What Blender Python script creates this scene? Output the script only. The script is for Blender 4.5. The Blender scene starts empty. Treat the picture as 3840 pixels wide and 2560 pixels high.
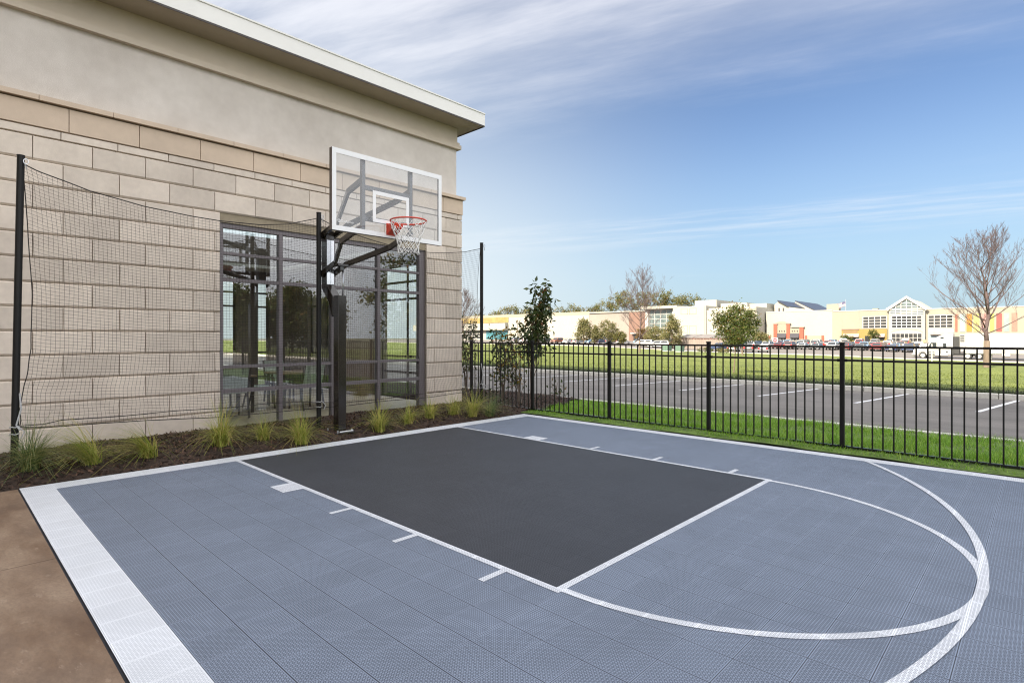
import bpy, math, random
import numpy as np
from mathutils import Vector, Matrix
random.seed(7); RNG = np.random.default_rng(7)
sc = bpy.context.scene
COL = sc.collection
R = math.radians
PI = math.pi

# ------------------------------------------------------------------ tagging
def tag(o, label=None, cat=None, group=None, kind=None):
    if label: o['label'] = label
    if cat: o['category'] = cat
    if group: o['group'] = group
    if kind: o['kind'] = kind
    return o

def empty(name, loc=(0, 0, 0), label=None, cat=None, group=None, rz=0.0):
    o = bpy.data.objects.new(name, None)
    o.empty_display_size = 0.2
    COL.objects.link(o)
    o.location = loc
    o.rotation_euler = (0, 0, rz)
    return tag(o, label, cat, group)

# ------------------------------------------------------------------ materials
def _principled(name):
    m = bpy.data.materials.new(name)
    m.use_nodes = True
    nt = m.node_tree
    return m, nt, nt.nodes['Principled BSDF']

def _coords(nt, sx=1, sy=1, sz=1, rz=0.0):
    tc = nt.nodes.new('ShaderNodeTexCoord')
    mp = nt.nodes.new('ShaderNodeMapping')
    mp.inputs['Scale'].default_value = (sx, sy, sz)
    mp.inputs['Rotation'].default_value = (0, 0, rz)
    nt.links.new(tc.outputs['Object'], mp.inputs['Vector'])
    return mp.outputs['Vector']

def _noise(nt, vec, scale, detail=4, rough=0.55):
    n = nt.nodes.new('ShaderNodeTexNoise')
    n.inputs['Scale'].default_value = scale
    n.inputs['Detail'].default_value = detail
    n.inputs['Roughness'].default_value = rough
    nt.links.new(vec, n.inputs['Vector'])
    return n.outputs['Fac']

def _math(nt, op, a, b=None, clamp=False):
    n = nt.nodes.new('ShaderNodeMath')
    n.operation = op
    n.use_clamp = clamp
    for i, v in enumerate((a, b)):
        if v is None: continue
        if isinstance(v, (int, float)): n.inputs[i].default_value = v
        else: nt.links.new(v, n.inputs[i])
    return n.outputs[0]

def _mix(nt, fac, a, b):
    n = nt.nodes.new('ShaderNodeMix')
    n.data_type = 'RGBA'
    for idx, v in ((0, fac), (6, a), (7, b)):
        if isinstance(v, (int, float)): n.inputs[idx].default_value = v
        elif isinstance(v, tuple): n.inputs[idx].default_value = (v[0], v[1], v[2], 1)
        else: nt.links.new(v, n.inputs[idx])
    return n.outputs[2]

def _ramp(nt, fac, stops):
    n = nt.nodes.new('ShaderNodeValToRGB')
    e = n.color_ramp.elements
    while len(e) < len(stops): e.new(0.5)
    for el, (p, c) in zip(e, stops):
        el.position = p
        el.color = (c[0], c[1], c[2], 1)
    nt.links.new(fac, n.inputs['Fac'])
    return n.outputs['Color']

def _bump(nt, p, h, strength=0.3, dist=0.02):
    b = nt.nodes.new('ShaderNodeBump')
    b.inputs['Strength'].default_value = strength
    b.inputs['Distance'].default_value = dist
    nt.links.new(h, b.inputs['Height'])
    nt.links.new(b.outputs['Normal'], p.inputs['Normal'])

def mat(name, col, rough=0.6, var=0.12, scale=3.0, bump=0.0, bscale=60.0, metal=0.0, spec=0.5, tint=None, island=0.0, stretch=(1, 1, 1)):
    m, nt, p = _principled(name)
    v = _coords(nt, *stretch)
    n = _noise(nt, v, scale, 5)
    n2 = _noise(nt, v, scale * 6.3, 4)
    f = _math(nt, 'ADD', _math(nt, 'MULTIPLY', n, 0.65), _math(nt, 'MULTIPLY', n2, 0.35))
    lo = tuple(c * (1 - var * 1.6) for c in col)
    hi = tuple(min(1, c * (1 + var * 1.6)) for c in (tint or col))
    c = _ramp(nt, f, [(0.3, lo), (0.7, hi)])
    if island:
        g = nt.nodes.new('ShaderNodeNewGeometry')
        mul = nt.nodes.new('ShaderNodeMapRange')
        mul.inputs[3].default_value = 1 - island
        mul.inputs[4].default_value = 1 + island
        nt.links.new(g.outputs['Random Per Island'], mul.inputs[0])
        hs = nt.nodes.new('ShaderNodeHueSaturation')
        nt.links.new(mul.outputs[0], hs.inputs['Value'])
        nt.links.new(c, hs.inputs['Color'])
        c = hs.outputs['Color']
    nt.links.new(c, p.inputs['Base Color'])
    p.inputs['Roughness'].default_value = rough
    p.inputs['Metallic'].default_value = metal
    p.inputs['Specular IOR Level'].default_value = spec
    if bump:
        _bump(nt, p, _noise(nt, v, bscale, 5), bump)
    return m

def leaf_mat(name, stops, rough=0.5, trans=0.35):
    """foliage: colour differs from leaf to leaf, with some light let through"""
    m, nt, p = _principled(name)
    g = nt.nodes.new('ShaderNodeNewGeometry')
    c = _ramp(nt, g.outputs['Random Per Island'], stops)
    nt.links.new(c, p.inputs['Base Color'])
    p.inputs['Roughness'].default_value = rough
    p.inputs['Specular IOR Level'].default_value = 0.35
    t = nt.nodes.new('ShaderNodeBsdfTranslucent')
    nt.links.new(c, t.inputs['Color'])
    mx = nt.nodes.new('ShaderNodeMixShader')
    mx.inputs[0].default_value = trans
    nt.links.new(p.outputs[0], mx.inputs[1])
    nt.links.new(t.outputs[0], mx.inputs[2])
    nt.links.new(mx.outputs[0], nt.nodes['Material Output'].inputs['Surface'])
    return m

def glass_mat(name, tint=(0.8, 0.86, 0.84), ior=1.5, white_veil=0.0, rough=0.0):
    m, nt, p = _principled(name)
    nt.nodes.remove(p)
    tr = nt.nodes.new('ShaderNodeBsdfTransparent')
    tr.inputs['Color'].default_value = (*tint, 1)
    gl = nt.nodes.new('ShaderNodeBsdfGlossy')
    gl.inputs['Roughness'].default_value = rough
    fr = nt.nodes.new('ShaderNodeFresnel')
    fr.inputs['IOR'].default_value = ior
    mx = nt.nodes.new('ShaderNodeMixShader')
    ge = nt.nodes.new('ShaderNodeNewGeometry')   # only the face a ray enters by mirrors: no internal trapping
    nt.links.new(_math(nt, 'MULTIPLY', fr.outputs[0], _math(nt, 'SUBTRACT', 1.0, ge.outputs['Backfacing'])), mx.inputs[0])
    nt.links.new(tr.outputs[0], mx.inputs[1])
    nt.links.new(gl.outputs[0], mx.inputs[2])
    out = mx.outputs[0]
    if white_veil:  # even white diffuse layer mixed over the glass
        df = nt.nodes.new('ShaderNodeBsdfDiffuse')
        df.inputs['Color'].default_value = (0.85, 0.87, 0.9, 1)
        m2 = nt.nodes.new('ShaderNodeMixShader')
        m2.inputs[0].default_value = white_veil
        nt.links.new(out, m2.inputs[1])
        nt.links.new(df.outputs[0], m2.inputs[2])
        out = m2.outputs[0]
    nt.links.new(out, nt.nodes['Material Output'].inputs['Surface'])
    return m

CELL = 0.2555 / 16.0
def court_mat(name, rib, hole, joint, var=0.06, gap=0.0032):
    """open-grid plastic sport tile: square ribs with both diagonals, triangular holes, click joints"""
    m, nt, p = _principled(name)
    tc = nt.nodes.new('ShaderNodeTexCoord')
    sp = nt.nodes.new('ShaderNodeSeparateXYZ')
    nt.links.new(tc.outputs['Object'], sp.inputs[0])
    x = _math(nt, 'ADD', sp.outputs[0], 3.573 + 2.555 * 8)
    y = _math(nt, 'ADD', sp.outputs[1], 0.2483 * 80 - 0.05)
    cy = 0.2483 / 16
    u = _math(nt, 'FRACT', _math(nt, 'DIVIDE', x, CELL))
    v = _math(nt, 'FRACT', _math(nt, 'DIVIDE', y, cy))
    def near0(t): return _math(nt, 'MINIMUM', t, _math(nt, 'SUBTRACT', 1.0, t))
    du, dv = near0(u), near0(v)
    dd = _math(nt, 'MULTIPLY', _math(nt, 'ABSOLUTE', _math(nt, 'SUBTRACT', u, v)), 0.707)
    de = _math(nt, 'MULTIPLY', _math(nt, 'ABSOLUTE', _math(nt, 'SUBTRACT', _math(nt, 'ADD', u, v), 1.0)), 0.707)
    d = _math(nt, 'MINIMUM', _math(nt, 'MINIMUM', du, dv), _math(nt, 'MINIMUM', dd, de))
    mr = nt.nodes.new('ShaderNodeMapRange')
    mr.interpolation_type = 'SMOOTHSTEP'
    mr.inputs[1].default_value = 0.065
    mr.inputs[2].default_value = 0.095
    nt.links.new(d, mr.inputs[0])
    hol = mr.outputs[0]
    tu = near0(_math(nt, 'FRACT', _math(nt, 'DIVIDE', x, 0.2555)))
    tv = near0(_math(nt, 'FRACT', _math(nt, 'DIVIDE', y, 0.2483)))
    ju = _math(nt, 'LESS_THAN', tu, gap / 0.2555)
    jv = _math(nt, 'LESS_THAN', tv, gap * 0.62 / 0.2483)
    jj = _math(nt, 'MAXIMUM', ju, jv)
    # a solid rim runs round each tile
    ru = _math(nt, 'LESS_THAN', _math(nt, 'MINIMUM', tu, tv), 0.028)
    hol = _math(nt, 'MULTIPLY', hol, _math(nt, 'SUBTRACT', 1.0, _math(nt, 'MULTIPLY', ru, 1.0)))
    vec = _coords(nt)
    n = _noise(nt, vec, 0.9, 4)
    n2 = _noise(nt, vec, 7.0, 5, 0.65)
    f = _math(nt, 'ADD', _math(nt, 'MULTIPLY', n, 0.55), _math(nt, 'MULTIPLY', n2, 0.45))
    base = _ramp(nt, f, [(0.3, tuple(c * (1 - var) for c in rib)), (0.7, tuple(c * (1 + var) for c in rib))])
    # each moulded tile differs by a hair
    wn = nt.nodes.new('ShaderNodeTexWhiteNoise'); wn.noise_dimensions = '2D'
    cb = nt.nodes.new('ShaderNodeCombineXYZ')
    nt.links.new(_math(nt, 'FLOOR', _math(nt, 'DIVIDE', x, 0.2555)), cb.inputs[0])
    nt.links.new(_math(nt, 'FLOOR', _math(nt, 'DIVIDE', y, 0.2483)), cb.inputs[1])
    nt.links.new(cb.outputs[0], wn.inputs['Vector'])
    hs = nt.nodes.new('ShaderNodeHueSaturation')
    mv = nt.nodes.new('ShaderNodeMapRange')
    mv.inputs[3].default_value = 0.965; mv.inputs[4].default_value = 1.035
    nt.links.new(wn.outputs['Value'], mv.inputs[0])
    nt.links.new(mv.outputs[0], hs.inputs['Value'])
    nt.links.new(base, hs.inputs['Color'])
    dirt = _ramp(nt, _noise(nt, vec, 2.3, 7, .7), [(0.40, (1.02, 1.02, 1.02)), (0.72, (0.87, 0.865, 0.855))])
    mm = nt.nodes.new('ShaderNodeMix'); mm.data_type = 'RGBA'; mm.blend_type = 'MULTIPLY'; mm.inputs[0].default_value = 1
    nt.links.new(hs.outputs['Color'], mm.inputs[6]); nt.links.new(dirt, mm.inputs[7])
    c = _mix(nt, hol, mm.outputs[2], hole)
    c = _mix(nt, jj, c, joint)
    nt.links.new(c, p.inputs['Base Color'])
    h = _math(nt, 'SUBTRACT', 1.0, _math(nt, 'MAXIMUM', hol, jj))
    _bump(nt, p, h, 0.2, 0.004)
    p.inputs['Roughness'].default_value = 0.55
    p.inputs['Specular IOR Level'].default_value = 0.25
    return m

M = {}
M['court_grey'] = court_mat('court_grey', (0.232, 0.272, 0.348), (0.006, 0.009, 0.018), (0.03, 0.034, 0.045))
M['court_key'] = court_mat('court_key', (0.066, 0.070, 0.082), (0.002, 0.002, 0.003), (0.010, 0.010, 0.012))
M['court_white'] = court_mat('court_white', (0.70, 0.72, 0.755), (0.36, 0.38, 0.42), (0.42, 0.44, 0.48), 0.03, 0.0016)
M['court_line'] = court_mat('court_line', (0.76, 0.78, 0.82), (0.15, 0.165, 0.20), (0.40, 0.42, 0.46), 0.04, 0.0018)
M['stone'] = mat('cast_stone', (0.60, 0.515, 0.435), 0.85, 0.055, 2.4, 0.22, 150, tint=(0.655, 0.57, 0.48), island=0.10)
M['stone_big'] = mat('cast_stone_upper', (0.58, 0.46, 0.35), 0.85, 0.06, 1.6, 0.12, 120, island=0.05)
M['court_base'] = mat('court_base', (0.03, 0.032, 0.04), .95, .2, 9)
M['mortar'] = mat('mortar', (0.30, 0.25, 0.175), 0.95, 0.1, 8)
M['stucco'] = mat('stucco', (0.60, 0.535, 0.475), 0.9, 0.06, 0.9, 0.35, 240, tint=(0.655, 0.60, 0.545))
M['stucco_band'] = mat('stucco_band', (0.59, 0.505, 0.405), 0.9, 0.05, 0.9, 0.25, 260)
M['soffit'] = mat('soffit', (0.42, 0.36, 0.27), 0.8, 0.04, 1.0)
M['fascia'] = mat('fascia_metal', (0.78, 0.765, 0.73), 0.45, 0.03, 0.6)
M['roofing'] = mat('roofing', (0.25, 0.25, 0.25), 0.9)
M['bronze'] = mat('window_bronze', (0.155, 0.135, 0.14), 0.45, 0.06, 2, metal=0.3)
M['bronze_dark'] = mat('window_bronze_side', (0.05, 0.04, 0.036), 0.5, 0.06, 2)
M['glass'] = glass_mat('window_glass', (0.90, 0.94, 0.92), 3.1)
M['board_glass'] = glass_mat('backboard_glass', (0.95, 0.965, 0.98), 1.65, 0.08)
M['black_metal'] = mat('black_powder_coat', (0.009, 0.008, 0.0075), 0.45, 0.2, 4, 0.05, 300, spec=0.28)
M['hoop_black'] = mat('hoop_black_gloss', (0.018, 0.014, 0.011), 0.13, 0.2, 4, 0.02, 30, spec=0.7)
M['galv'] = mat('galvanised_steel', (0.55, 0.56, 0.58), 0.3, 0.1, 12, metal=0.9)
M['silver'] = mat('sky_sheen_metal', (0.62, 0.63, 0.65), 0.16, 0.05, 3, metal=1.0)  # bright metal for the sky reflection on the upper post
M['board_white'] = mat('backboard_white', (0.82, 0.82, 0.82), 0.4, 0.02, 3)
M['board_edge'] = mat('backboard_edge', (0.09, 0.07, 0.06), 0.4, 0.05, 3)
M['rim'] = mat('rim_orange', (0.62, 0.055, 0.025), 0.35, 0.06, 10)
M['nylon'] = mat('white_nylon', (0.80, 0.79, 0.76), 0.8, 0.05, 30)
M['net_black'] = mat('black_netting', (0.035, 0.025, 0.024), 0.8, 0.15, 8)
M['rope'] = mat('dark_rope', (0.03, 0.024, 0.022), 0.85, 0.2, 60, 0.3, 300)
M['tie'] = mat('grey_tie_cord', (0.42, 0.42, 0.42), 0.7, 0.2, 60)
M['mulch_soil'] = mat('mulch_soil', (0.020, 0.012, 0.008), 0.95, 0.45, 14, 0.9, 60, tint=(0.045, 0.027, 0.018))
M['chip'] = mat('bark_chip', (0.034, 0.018, 0.011), 0.95, 0.25, 9, tint=(0.07, 0.038, 0.024), island=0.75)
M['patio'] = None
M['rail_black'] = mat('black_rail', (0.009, 0.008, 0.0075), 0.2, 0.2, 4, spec=0.6)
M['concrete'] = mat('kerb_concrete', (0.60, 0.575, 0.52), 0.9, 0.1, 3, 0.3, 90)
M['asphalt'] = mat('asphalt', (0.15, 0.136, 0.124), 0.92, 0.17, .55, 0.6, 220, tint=(0.178, 0.162, 0.148), stretch=(1, .35, 1))
M['far_asphalt'] = mat('far_asphalt', (0.165, 0.145, 0.13), 0.92, 0.08, 0.08)
M['paint_line'] = mat('parking_paint', (0.70, 0.70, 0.71), 0.8, 0.08, 6)
M['turf'] = mat('turf_soil', (0.07, 0.12, 0.02), 0.95, 0.3, 5, 0.7, 40, tint=(0.11, 0.17, 0.03))
M['lawn'] = mat('lawn_turf', (0.092, 0.122, 0.014), 0.95, 0.15, 0.30, 0.45, 14, tint=(0.128, 0.148, 0.024))
M['ground'] = mat('ground_earth', (0.10, 0.10, 0.055), 0.95, 0.2, 0.02)
M['blade'] = leaf_mat('grass_blade', [(0, (0.11, 0.23, 0.018)), (0.6, (0.20, 0.39, 0.03)), (1, (0.36, 0.48, 0.075))])
M['shaded_dry_blade'] = leaf_mat('shaded_dry_grass_blade', [(0, (0.018, 0.038, 0.008)), (0.6, (0.04, 0.06, 0.018)), (1, (0.11, 0.10, 0.07))])  # dry grass, darkened to deepen the shaded band by the kerb
M['orn'] = leaf_mat('ornamental_blade', [(0, (0.13, 0.19, 0.028)), (0.4, (0.31, 0.36, 0.055)), (0.75, (0.55, 0.50, 0.13)), (1, (0.56, 0.40, 0.17))])
M['orn_blue'] = leaf_mat('blue_green_blade', [(0, (0.07, 0.13, 0.05)), (0.6, (0.15, 0.21, 0.08)), (1, (0.36, 0.33, 0.13))])
M['shrub'] = leaf_mat('shrub_leaf', [(0, (0.045, 0.07, 0.022)), (0.72, (0.085, 0.115, 0.035)), (0.9, (0.17, 0.14, 0.04)), (1, (0.26, 0.10, 0.045))], 0.4, 0.32)
M['shrub_gold'] = leaf_mat('shrub_leaf_gold', [(0, (0.06, 0.065, 0.015)), (0.5, (0.30, 0.17, 0.02)), (1, (0.42, 0.24, 0.03))], 0.4)
M['oak'] = leaf_mat('tree_leaf', [(0, (0.085, 0.095, 0.025)), (0.6, (0.15, 0.155, 0.045)), (0.9, (0.22, 0.18, 0.065)), (1, (0.28, 0.16, 0.06))])
M['oak2'] = leaf_mat('tree_leaf_olive', [(0, (0.11, 0.12, 0.04)), (0.6, (0.20, 0.195, 0.075)), (1, (0.30, 0.23, 0.11))])
M['magnolia'] = leaf_mat('tree_leaf_green', [(0, (0.045, 0.065, 0.012)), (0.6, (0.085, 0.115, 0.022)), (0.9, (0.14, 0.13, 0.035)), (1, (0.20, 0.10, 0.03))])
M['rust'] = leaf_mat('tree_leaf_rust', [(0, (0.13, 0.075, 0.03)), (0.6, (0.21, 0.12, 0.05)), (1, (0.16, 0.15, 0.05))])
M['wood_far'] = leaf_mat('distant_leaf', [(0, (0.085, 0.11, 0.03)), (0.5, (0.15, 0.155, 0.045)), (1, (0.24, 0.16, 0.06))])
M['bark'] = mat('bark', (0.17, 0.13, 0.095), 0.95, 0.2, 5, 0.6, 30, stretch=(1, 1, 0.25))
M['twig'] = mat('twig_bark', (0.115, 0.08, 0.078), 0.9, 0.2, 5)
M['stem'] = mat('shrub_stem', (0.17, 0.13, 0.10), 0.9, 0.2, 9)

# stamped, stained concrete patio
m, nt, p = _principled('stamped_concrete')
v = _coords(nt, 1.5, 0.7, 1.0, R(-20))
v2 = _coords(nt, 1.7, 0.62, 1.0, R(12))
n1 = _noise(nt, v2, 2.2, 7, 0.62); n2 = _noise(nt, v, 1.3, 5); n3 = _noise(nt, v2, 8, 9, 0.72)
c1 = _ramp(nt, n1, [(0.34, (0.085, 0.045, 0.025)), (0.5, (0.20, 0.125, 0.075)), (0.66, (0.34, 0.245, 0.165))])
c2 = _ramp(nt, n2, [(0.38, (0.12, 0.07, 0.04)), (0.62, (0.27, 0.20, 0.145))])
c = _mix(nt, 0.5, c1, c2)
c = _mix(nt, _math(nt, 'MULTIPLY', _math(nt, 'GREATER_THAN', n3, 0.62), 0.25), c, (0.42, 0.32, 0.24))
n4 = _noise(nt, v, 55, 6, .7)
c = _mix(nt, _math(nt, 'MULTIPLY', _math(nt, 'SUBTRACT', n4, .42), 1.6, True), c, (0.10, 0.065, 0.045))
nt.links.new(c, p.inputs['Base Color'])
p.inputs['Roughness'].default_value = 0.62
_bump(nt, p, _math(nt, 'ADD', n3, n1), 0.45, 0.02)
M['patio'] = m

# ------------------------------------------------------------------ mesh builder
class MB:
    def __init__(s): s.v = []; s.f = []; s.mi = []; s.m = 0
    def quad(s, a, b, c, d):
        n = len(s.v); s.v += [tuple(a), tuple(b), tuple(c), tuple(d)]; s.f.append((n, n + 1, n + 2, n + 3)); s.mi.append(s.m)
    def poly(s, pts):
        n = len(s.v); s.v += [tuple(p) for p in pts]; s.f.append(tuple(range(n, n + len(pts)))); s.mi.append(s.m)
    def box(s, x0, x1, y0, y1, z0, z1, bev=0.0):
        if x0 > x1: x0, x1 = x1, x0
        if y0 > y1: y0, y1 = y1, y0
        if z0 > z1: z0, z1 = z1, z0
        n = len(s.v)
        s.v += [(x0, y0, z0), (x1, y0, z0), (x1, y1, z0), (x0, y1, z0), (x0, y0, z1), (x1, y0, z1), (x1, y1, z1), (x0, y1, z1)]
        for f in ((0, 3, 2, 1), (4, 5, 6, 7), (0, 1, 5, 4), (1, 2, 6, 5), (2, 3, 7, 6), (3, 0, 4, 7)):
            s.f.append(tuple(n + i for i in f)); s.mi.append(s.m)
    def beam(s, a, b, w, h, up=(0, 0, 1)):
        """rectangular bar from a to b"""
        a, b, up = Vector(a), Vector(b), Vector(up)
        d = (b - a).normalized()
        x = d.cross(up)
        if x.length < 1e-4: x = d.cross(Vector((1, 0, 0)))
        x.normalize(); y = x.cross(d).normalized()
        n = len(s.v)
        for p in (a, b):
            for sx, sy in ((-1, -1), (1, -1), (1, 1), (-1, 1)):
                s.v.append(tuple(p + x * (sx * w / 2) + y * (sy * h / 2)))
        for f in ((0, 1, 2, 3), (7, 6, 5, 4), (0, 4, 5, 1), (1, 5, 6, 2), (2, 6, 7, 3), (3, 7, 4, 0)):
            s.f.append(tuple(n + i for i in f)); s.mi.append(s.m)
    def bars(s, pts, w, h, up=(0, 0, 1)):
        """mitred rectangular bar along a path"""
        pts = [Vector(p) for p in pts]; up = Vector(up)
        n = len(s.v); N = len(pts)
        for i, p in enumerate(pts):
            d1 = (pts[i] - pts[i - 1]).normalized() if i else (pts[1] - pts[0]).normalized()
            d2 = (pts[i + 1] - pts[i]).normalized() if i < N - 1 else d1
            d = (d1 + d2).normalized()
            k = 1 / max(0.4, d.dot(d1))
            x = d.cross(up).normalized(); y = x.cross(d).normalized()
            for sx, sy in ((-1, -1), (1, -1), (1, 1), (-1, 1)):
                s.v.append(tuple(p + x * (sx * w / 2) + y * (sy * h / 2 * k)))
        for i in range(N - 1):
            a = n + 4 * i
            for j in range(4):
                s.f.append((a + j, a + (j + 1) % 4, a + 4 + (j + 1) % 4, a + 4 + j)); s.mi.append(s.m)
        s.f.append((n + 3, n + 2, n + 1, n)); s.mi.append(s.m)
        e = n + 4 * (N - 1); s.f.append((e, e + 1, e + 2, e + 3)); s.mi.append(s.m)
    def tube(s, pts, r, k=6, closed=False, caps=True):
        pts = [Vector(p) for p in pts]; N = len(pts)
        rs = r if isinstance(r, (list, tuple)) else [r] * N
        n = len(s.v); prev = None
        for i, p in enumerate(pts):
            if closed: d = pts[(i + 1) % N] - pts[i - 1]
            else: d = pts[min(i + 1, N - 1)] - pts[max(i - 1, 0)]
            d.normalize()
            if prev is None:
                x = d.cross(Vector((0, 0, 1)))
                if x.length < 1e-3: x = d.cross(Vector((1, 0, 0)))
            else: x = prev - d * prev.dot(d)
            x.normalize(); prev = x; y = d.cross(x)
            for j in range(k):
                a = 2 * PI * j / k
                s.v.append(tuple(p + (x * math.cos(a) + y * math.sin(a)) * rs[i]))
        for i in range(N if closed else N - 1):
            a = n + k * i; b = n + k * ((i + 1) % N)
            for j in range(k):
                s.f.append((a + j, a + (j + 1) % k, b + (j + 1) % k, b + j)); s.mi.append(s.m)
        if caps and not closed:
            s.f.append(tuple(n + j for j in reversed(range(k)))); s.mi.append(s.m)
            e = n + k * (N - 1); s.f.append(tuple(e + j for j in range(k))); s.mi.append(s.m)
    def cyl(s, c, r, z0, z1, k=16): s.tube([(c[0], c[1], z0), (c[0], c[1], z1)], r, k)
    def prism(s, prof, axis, a0, a1):
        """closed profile of (p, q) extruded along an axis: x -> (y, z), y -> (x, z), z -> (x, y)"""
        def P(t, a):
            return {'x': (a, t[0], t[1]), 'y': (t[0], a, t[1]), 'z': (t[0], t[1], a)}[axis]
        n = len(s.v); N = len(prof)
        s.v += [P(t, a0) for t in prof] + [P(t, a1) for t in prof]
        s.f.append(tuple(n + i for i in range(N))); s.mi.append(s.m)
        s.f.append(tuple(n + N + i for i in reversed(range(N)))); s.mi.append(s.m)
        for i in range(N):
            j = (i + 1) % N
            s.f.append((n + i, n + N + i, n + N + j, n + j)); s.mi.append(s.m)
    def build(s, name, mats, parent=None, smooth=False, bevel=0.0, origin=None, fix=True):
        me = bpy.data.meshes.new(name)
        vs = s.v
        if origin is not None: vs = [(a - origin[0], b - origin[1], c - origin[2]) for a, b, c in vs]
        me.from_pydata(vs, [], s.f)
        mats = mats if isinstance(mats, (list, tuple)) else [mats]
        for m_ in mats: me.materials.append(m_)
        if len(mats) > 1: me.polygons.foreach_set('material_index', s.mi)
        if fix:
            import bmesh
            bm = bmesh.new(); bm.from_mesh(me)
            bmesh.ops.recalc_face_normals(bm, faces=bm.faces)
            bm.to_mesh(me); bm.free()
        if smooth: me.polygons.foreach_set('use_smooth', [True] * len(me.polygons))
        o = bpy.data.objects.new(name, me)
        COL.objects.link(o)
        if origin is not None and parent is None: o.location = origin
        if parent is not None: o.parent = parent
        if bevel:
            b = o.modifiers.new('bevel', 'BEVEL'); b.width = bevel; b.segments = 2; b.limit_method = 'ANGLE'; b.angle_limit = R(40)
        return o

def fast_mesh(name, V, F, material, parent=None):
    """V (n,3) array, F (m,k) array of equal-sized faces"""
    V = np.asarray(V, np.float32); F = np.asarray(F, np.int32)
    me = bpy.data.meshes.new(name)
    k = F.shape[1]
    me.vertices.add(len(V)); me.vertices.foreach_set('co', V.ravel())
    me.loops.add(F.size); me.loops.foreach_set('vertex_index', F.ravel())
    me.polygons.add(len(F)); me.polygons.foreach_set('loop_start', np.arange(0, F.size, k, dtype=np.int32))
    me.polygons.foreach_set('loop_total', np.full(len(F), k, np.int32))
    me.materials.append(material)
    me.update(calc_edges=True); me.validate()
    o = bpy.data.objects.new(name, me); COL.objects.link(o)
    if parent is not None: o.parent = parent
    return o

def unit(a): return a / np.maximum(np.linalg.norm(a, axis=-1, keepdims=True), 1e-9)

def blades(P, L, W, lean, droop, seg=2):
    """grass blades at points P (n,3); each a tapered bent strip"""
    n = len(P)
    th = RNG.uniform(0, 2 * PI, n)
    dirn = np.stack([np.cos(th), np.sin(th), np.zeros(n)], 1)
    side = np.stack([-np.sin(th + 0.6), np.cos(th + 0.6), np.zeros(n)], 1)
    L = np.broadcast_to(L, n)[:, None]; W = np.broadcast_to(W, n)[:, None]
    lean = np.broadcast_to(lean, n)[:, None]; droop = np.broadcast_to(droop, n)[:, None]
    rows = []
    for i in range(seg + 1):
        t = i / seg
        c = P + dirn * L * (lean * t + droop * t * t) + np.array([0, 0, 1.0]) * L * (t * (1 - 0.25 * lean) - droop * 0.55 * t * t)
        w = W * (1 - t) ** 0.7 * 0.5 + W * 0.04
        rows += [c - side * w, c + side * w]
    V = np.stack(rows, 1).reshape(-1, 3)
    k = 2 * (seg + 1)
    base = (np.arange(n) * k)[:, None]
    F = np.concatenate([base + np.array([2 * i, 2 * i + 1, 2 * i + 3, 2 * i + 2]) for i in range(seg)], 1).reshape(-1, 4)
    return V, F

def leaves(C, size, up=0.3, aspect=0.5):
    """one diamond leaf at each centre, randomly turned"""
    n = len(C)
    d = unit(RNG.normal(size=(n, 3)) + np.array([0, 0, -up]))
    q = unit(np.cross(d, RNG.normal(size=(n, 3))))
    s = (np.broadcast_to(size, n) * RNG.uniform(0.7, 1.3, n))[:, None]
    nn = np.cross(d, q) * s * 0.12
    V = np.stack([C, C + d * s * 0.45 + q * s * aspect * 0.5 + nn, C + d * s, C + d * s * 0.45 - q * s * aspect * 0.5 + nn], 1).reshape(-1, 3)
    F = np.arange(4 * n).reshape(-1, 4)
    return V, F

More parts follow.
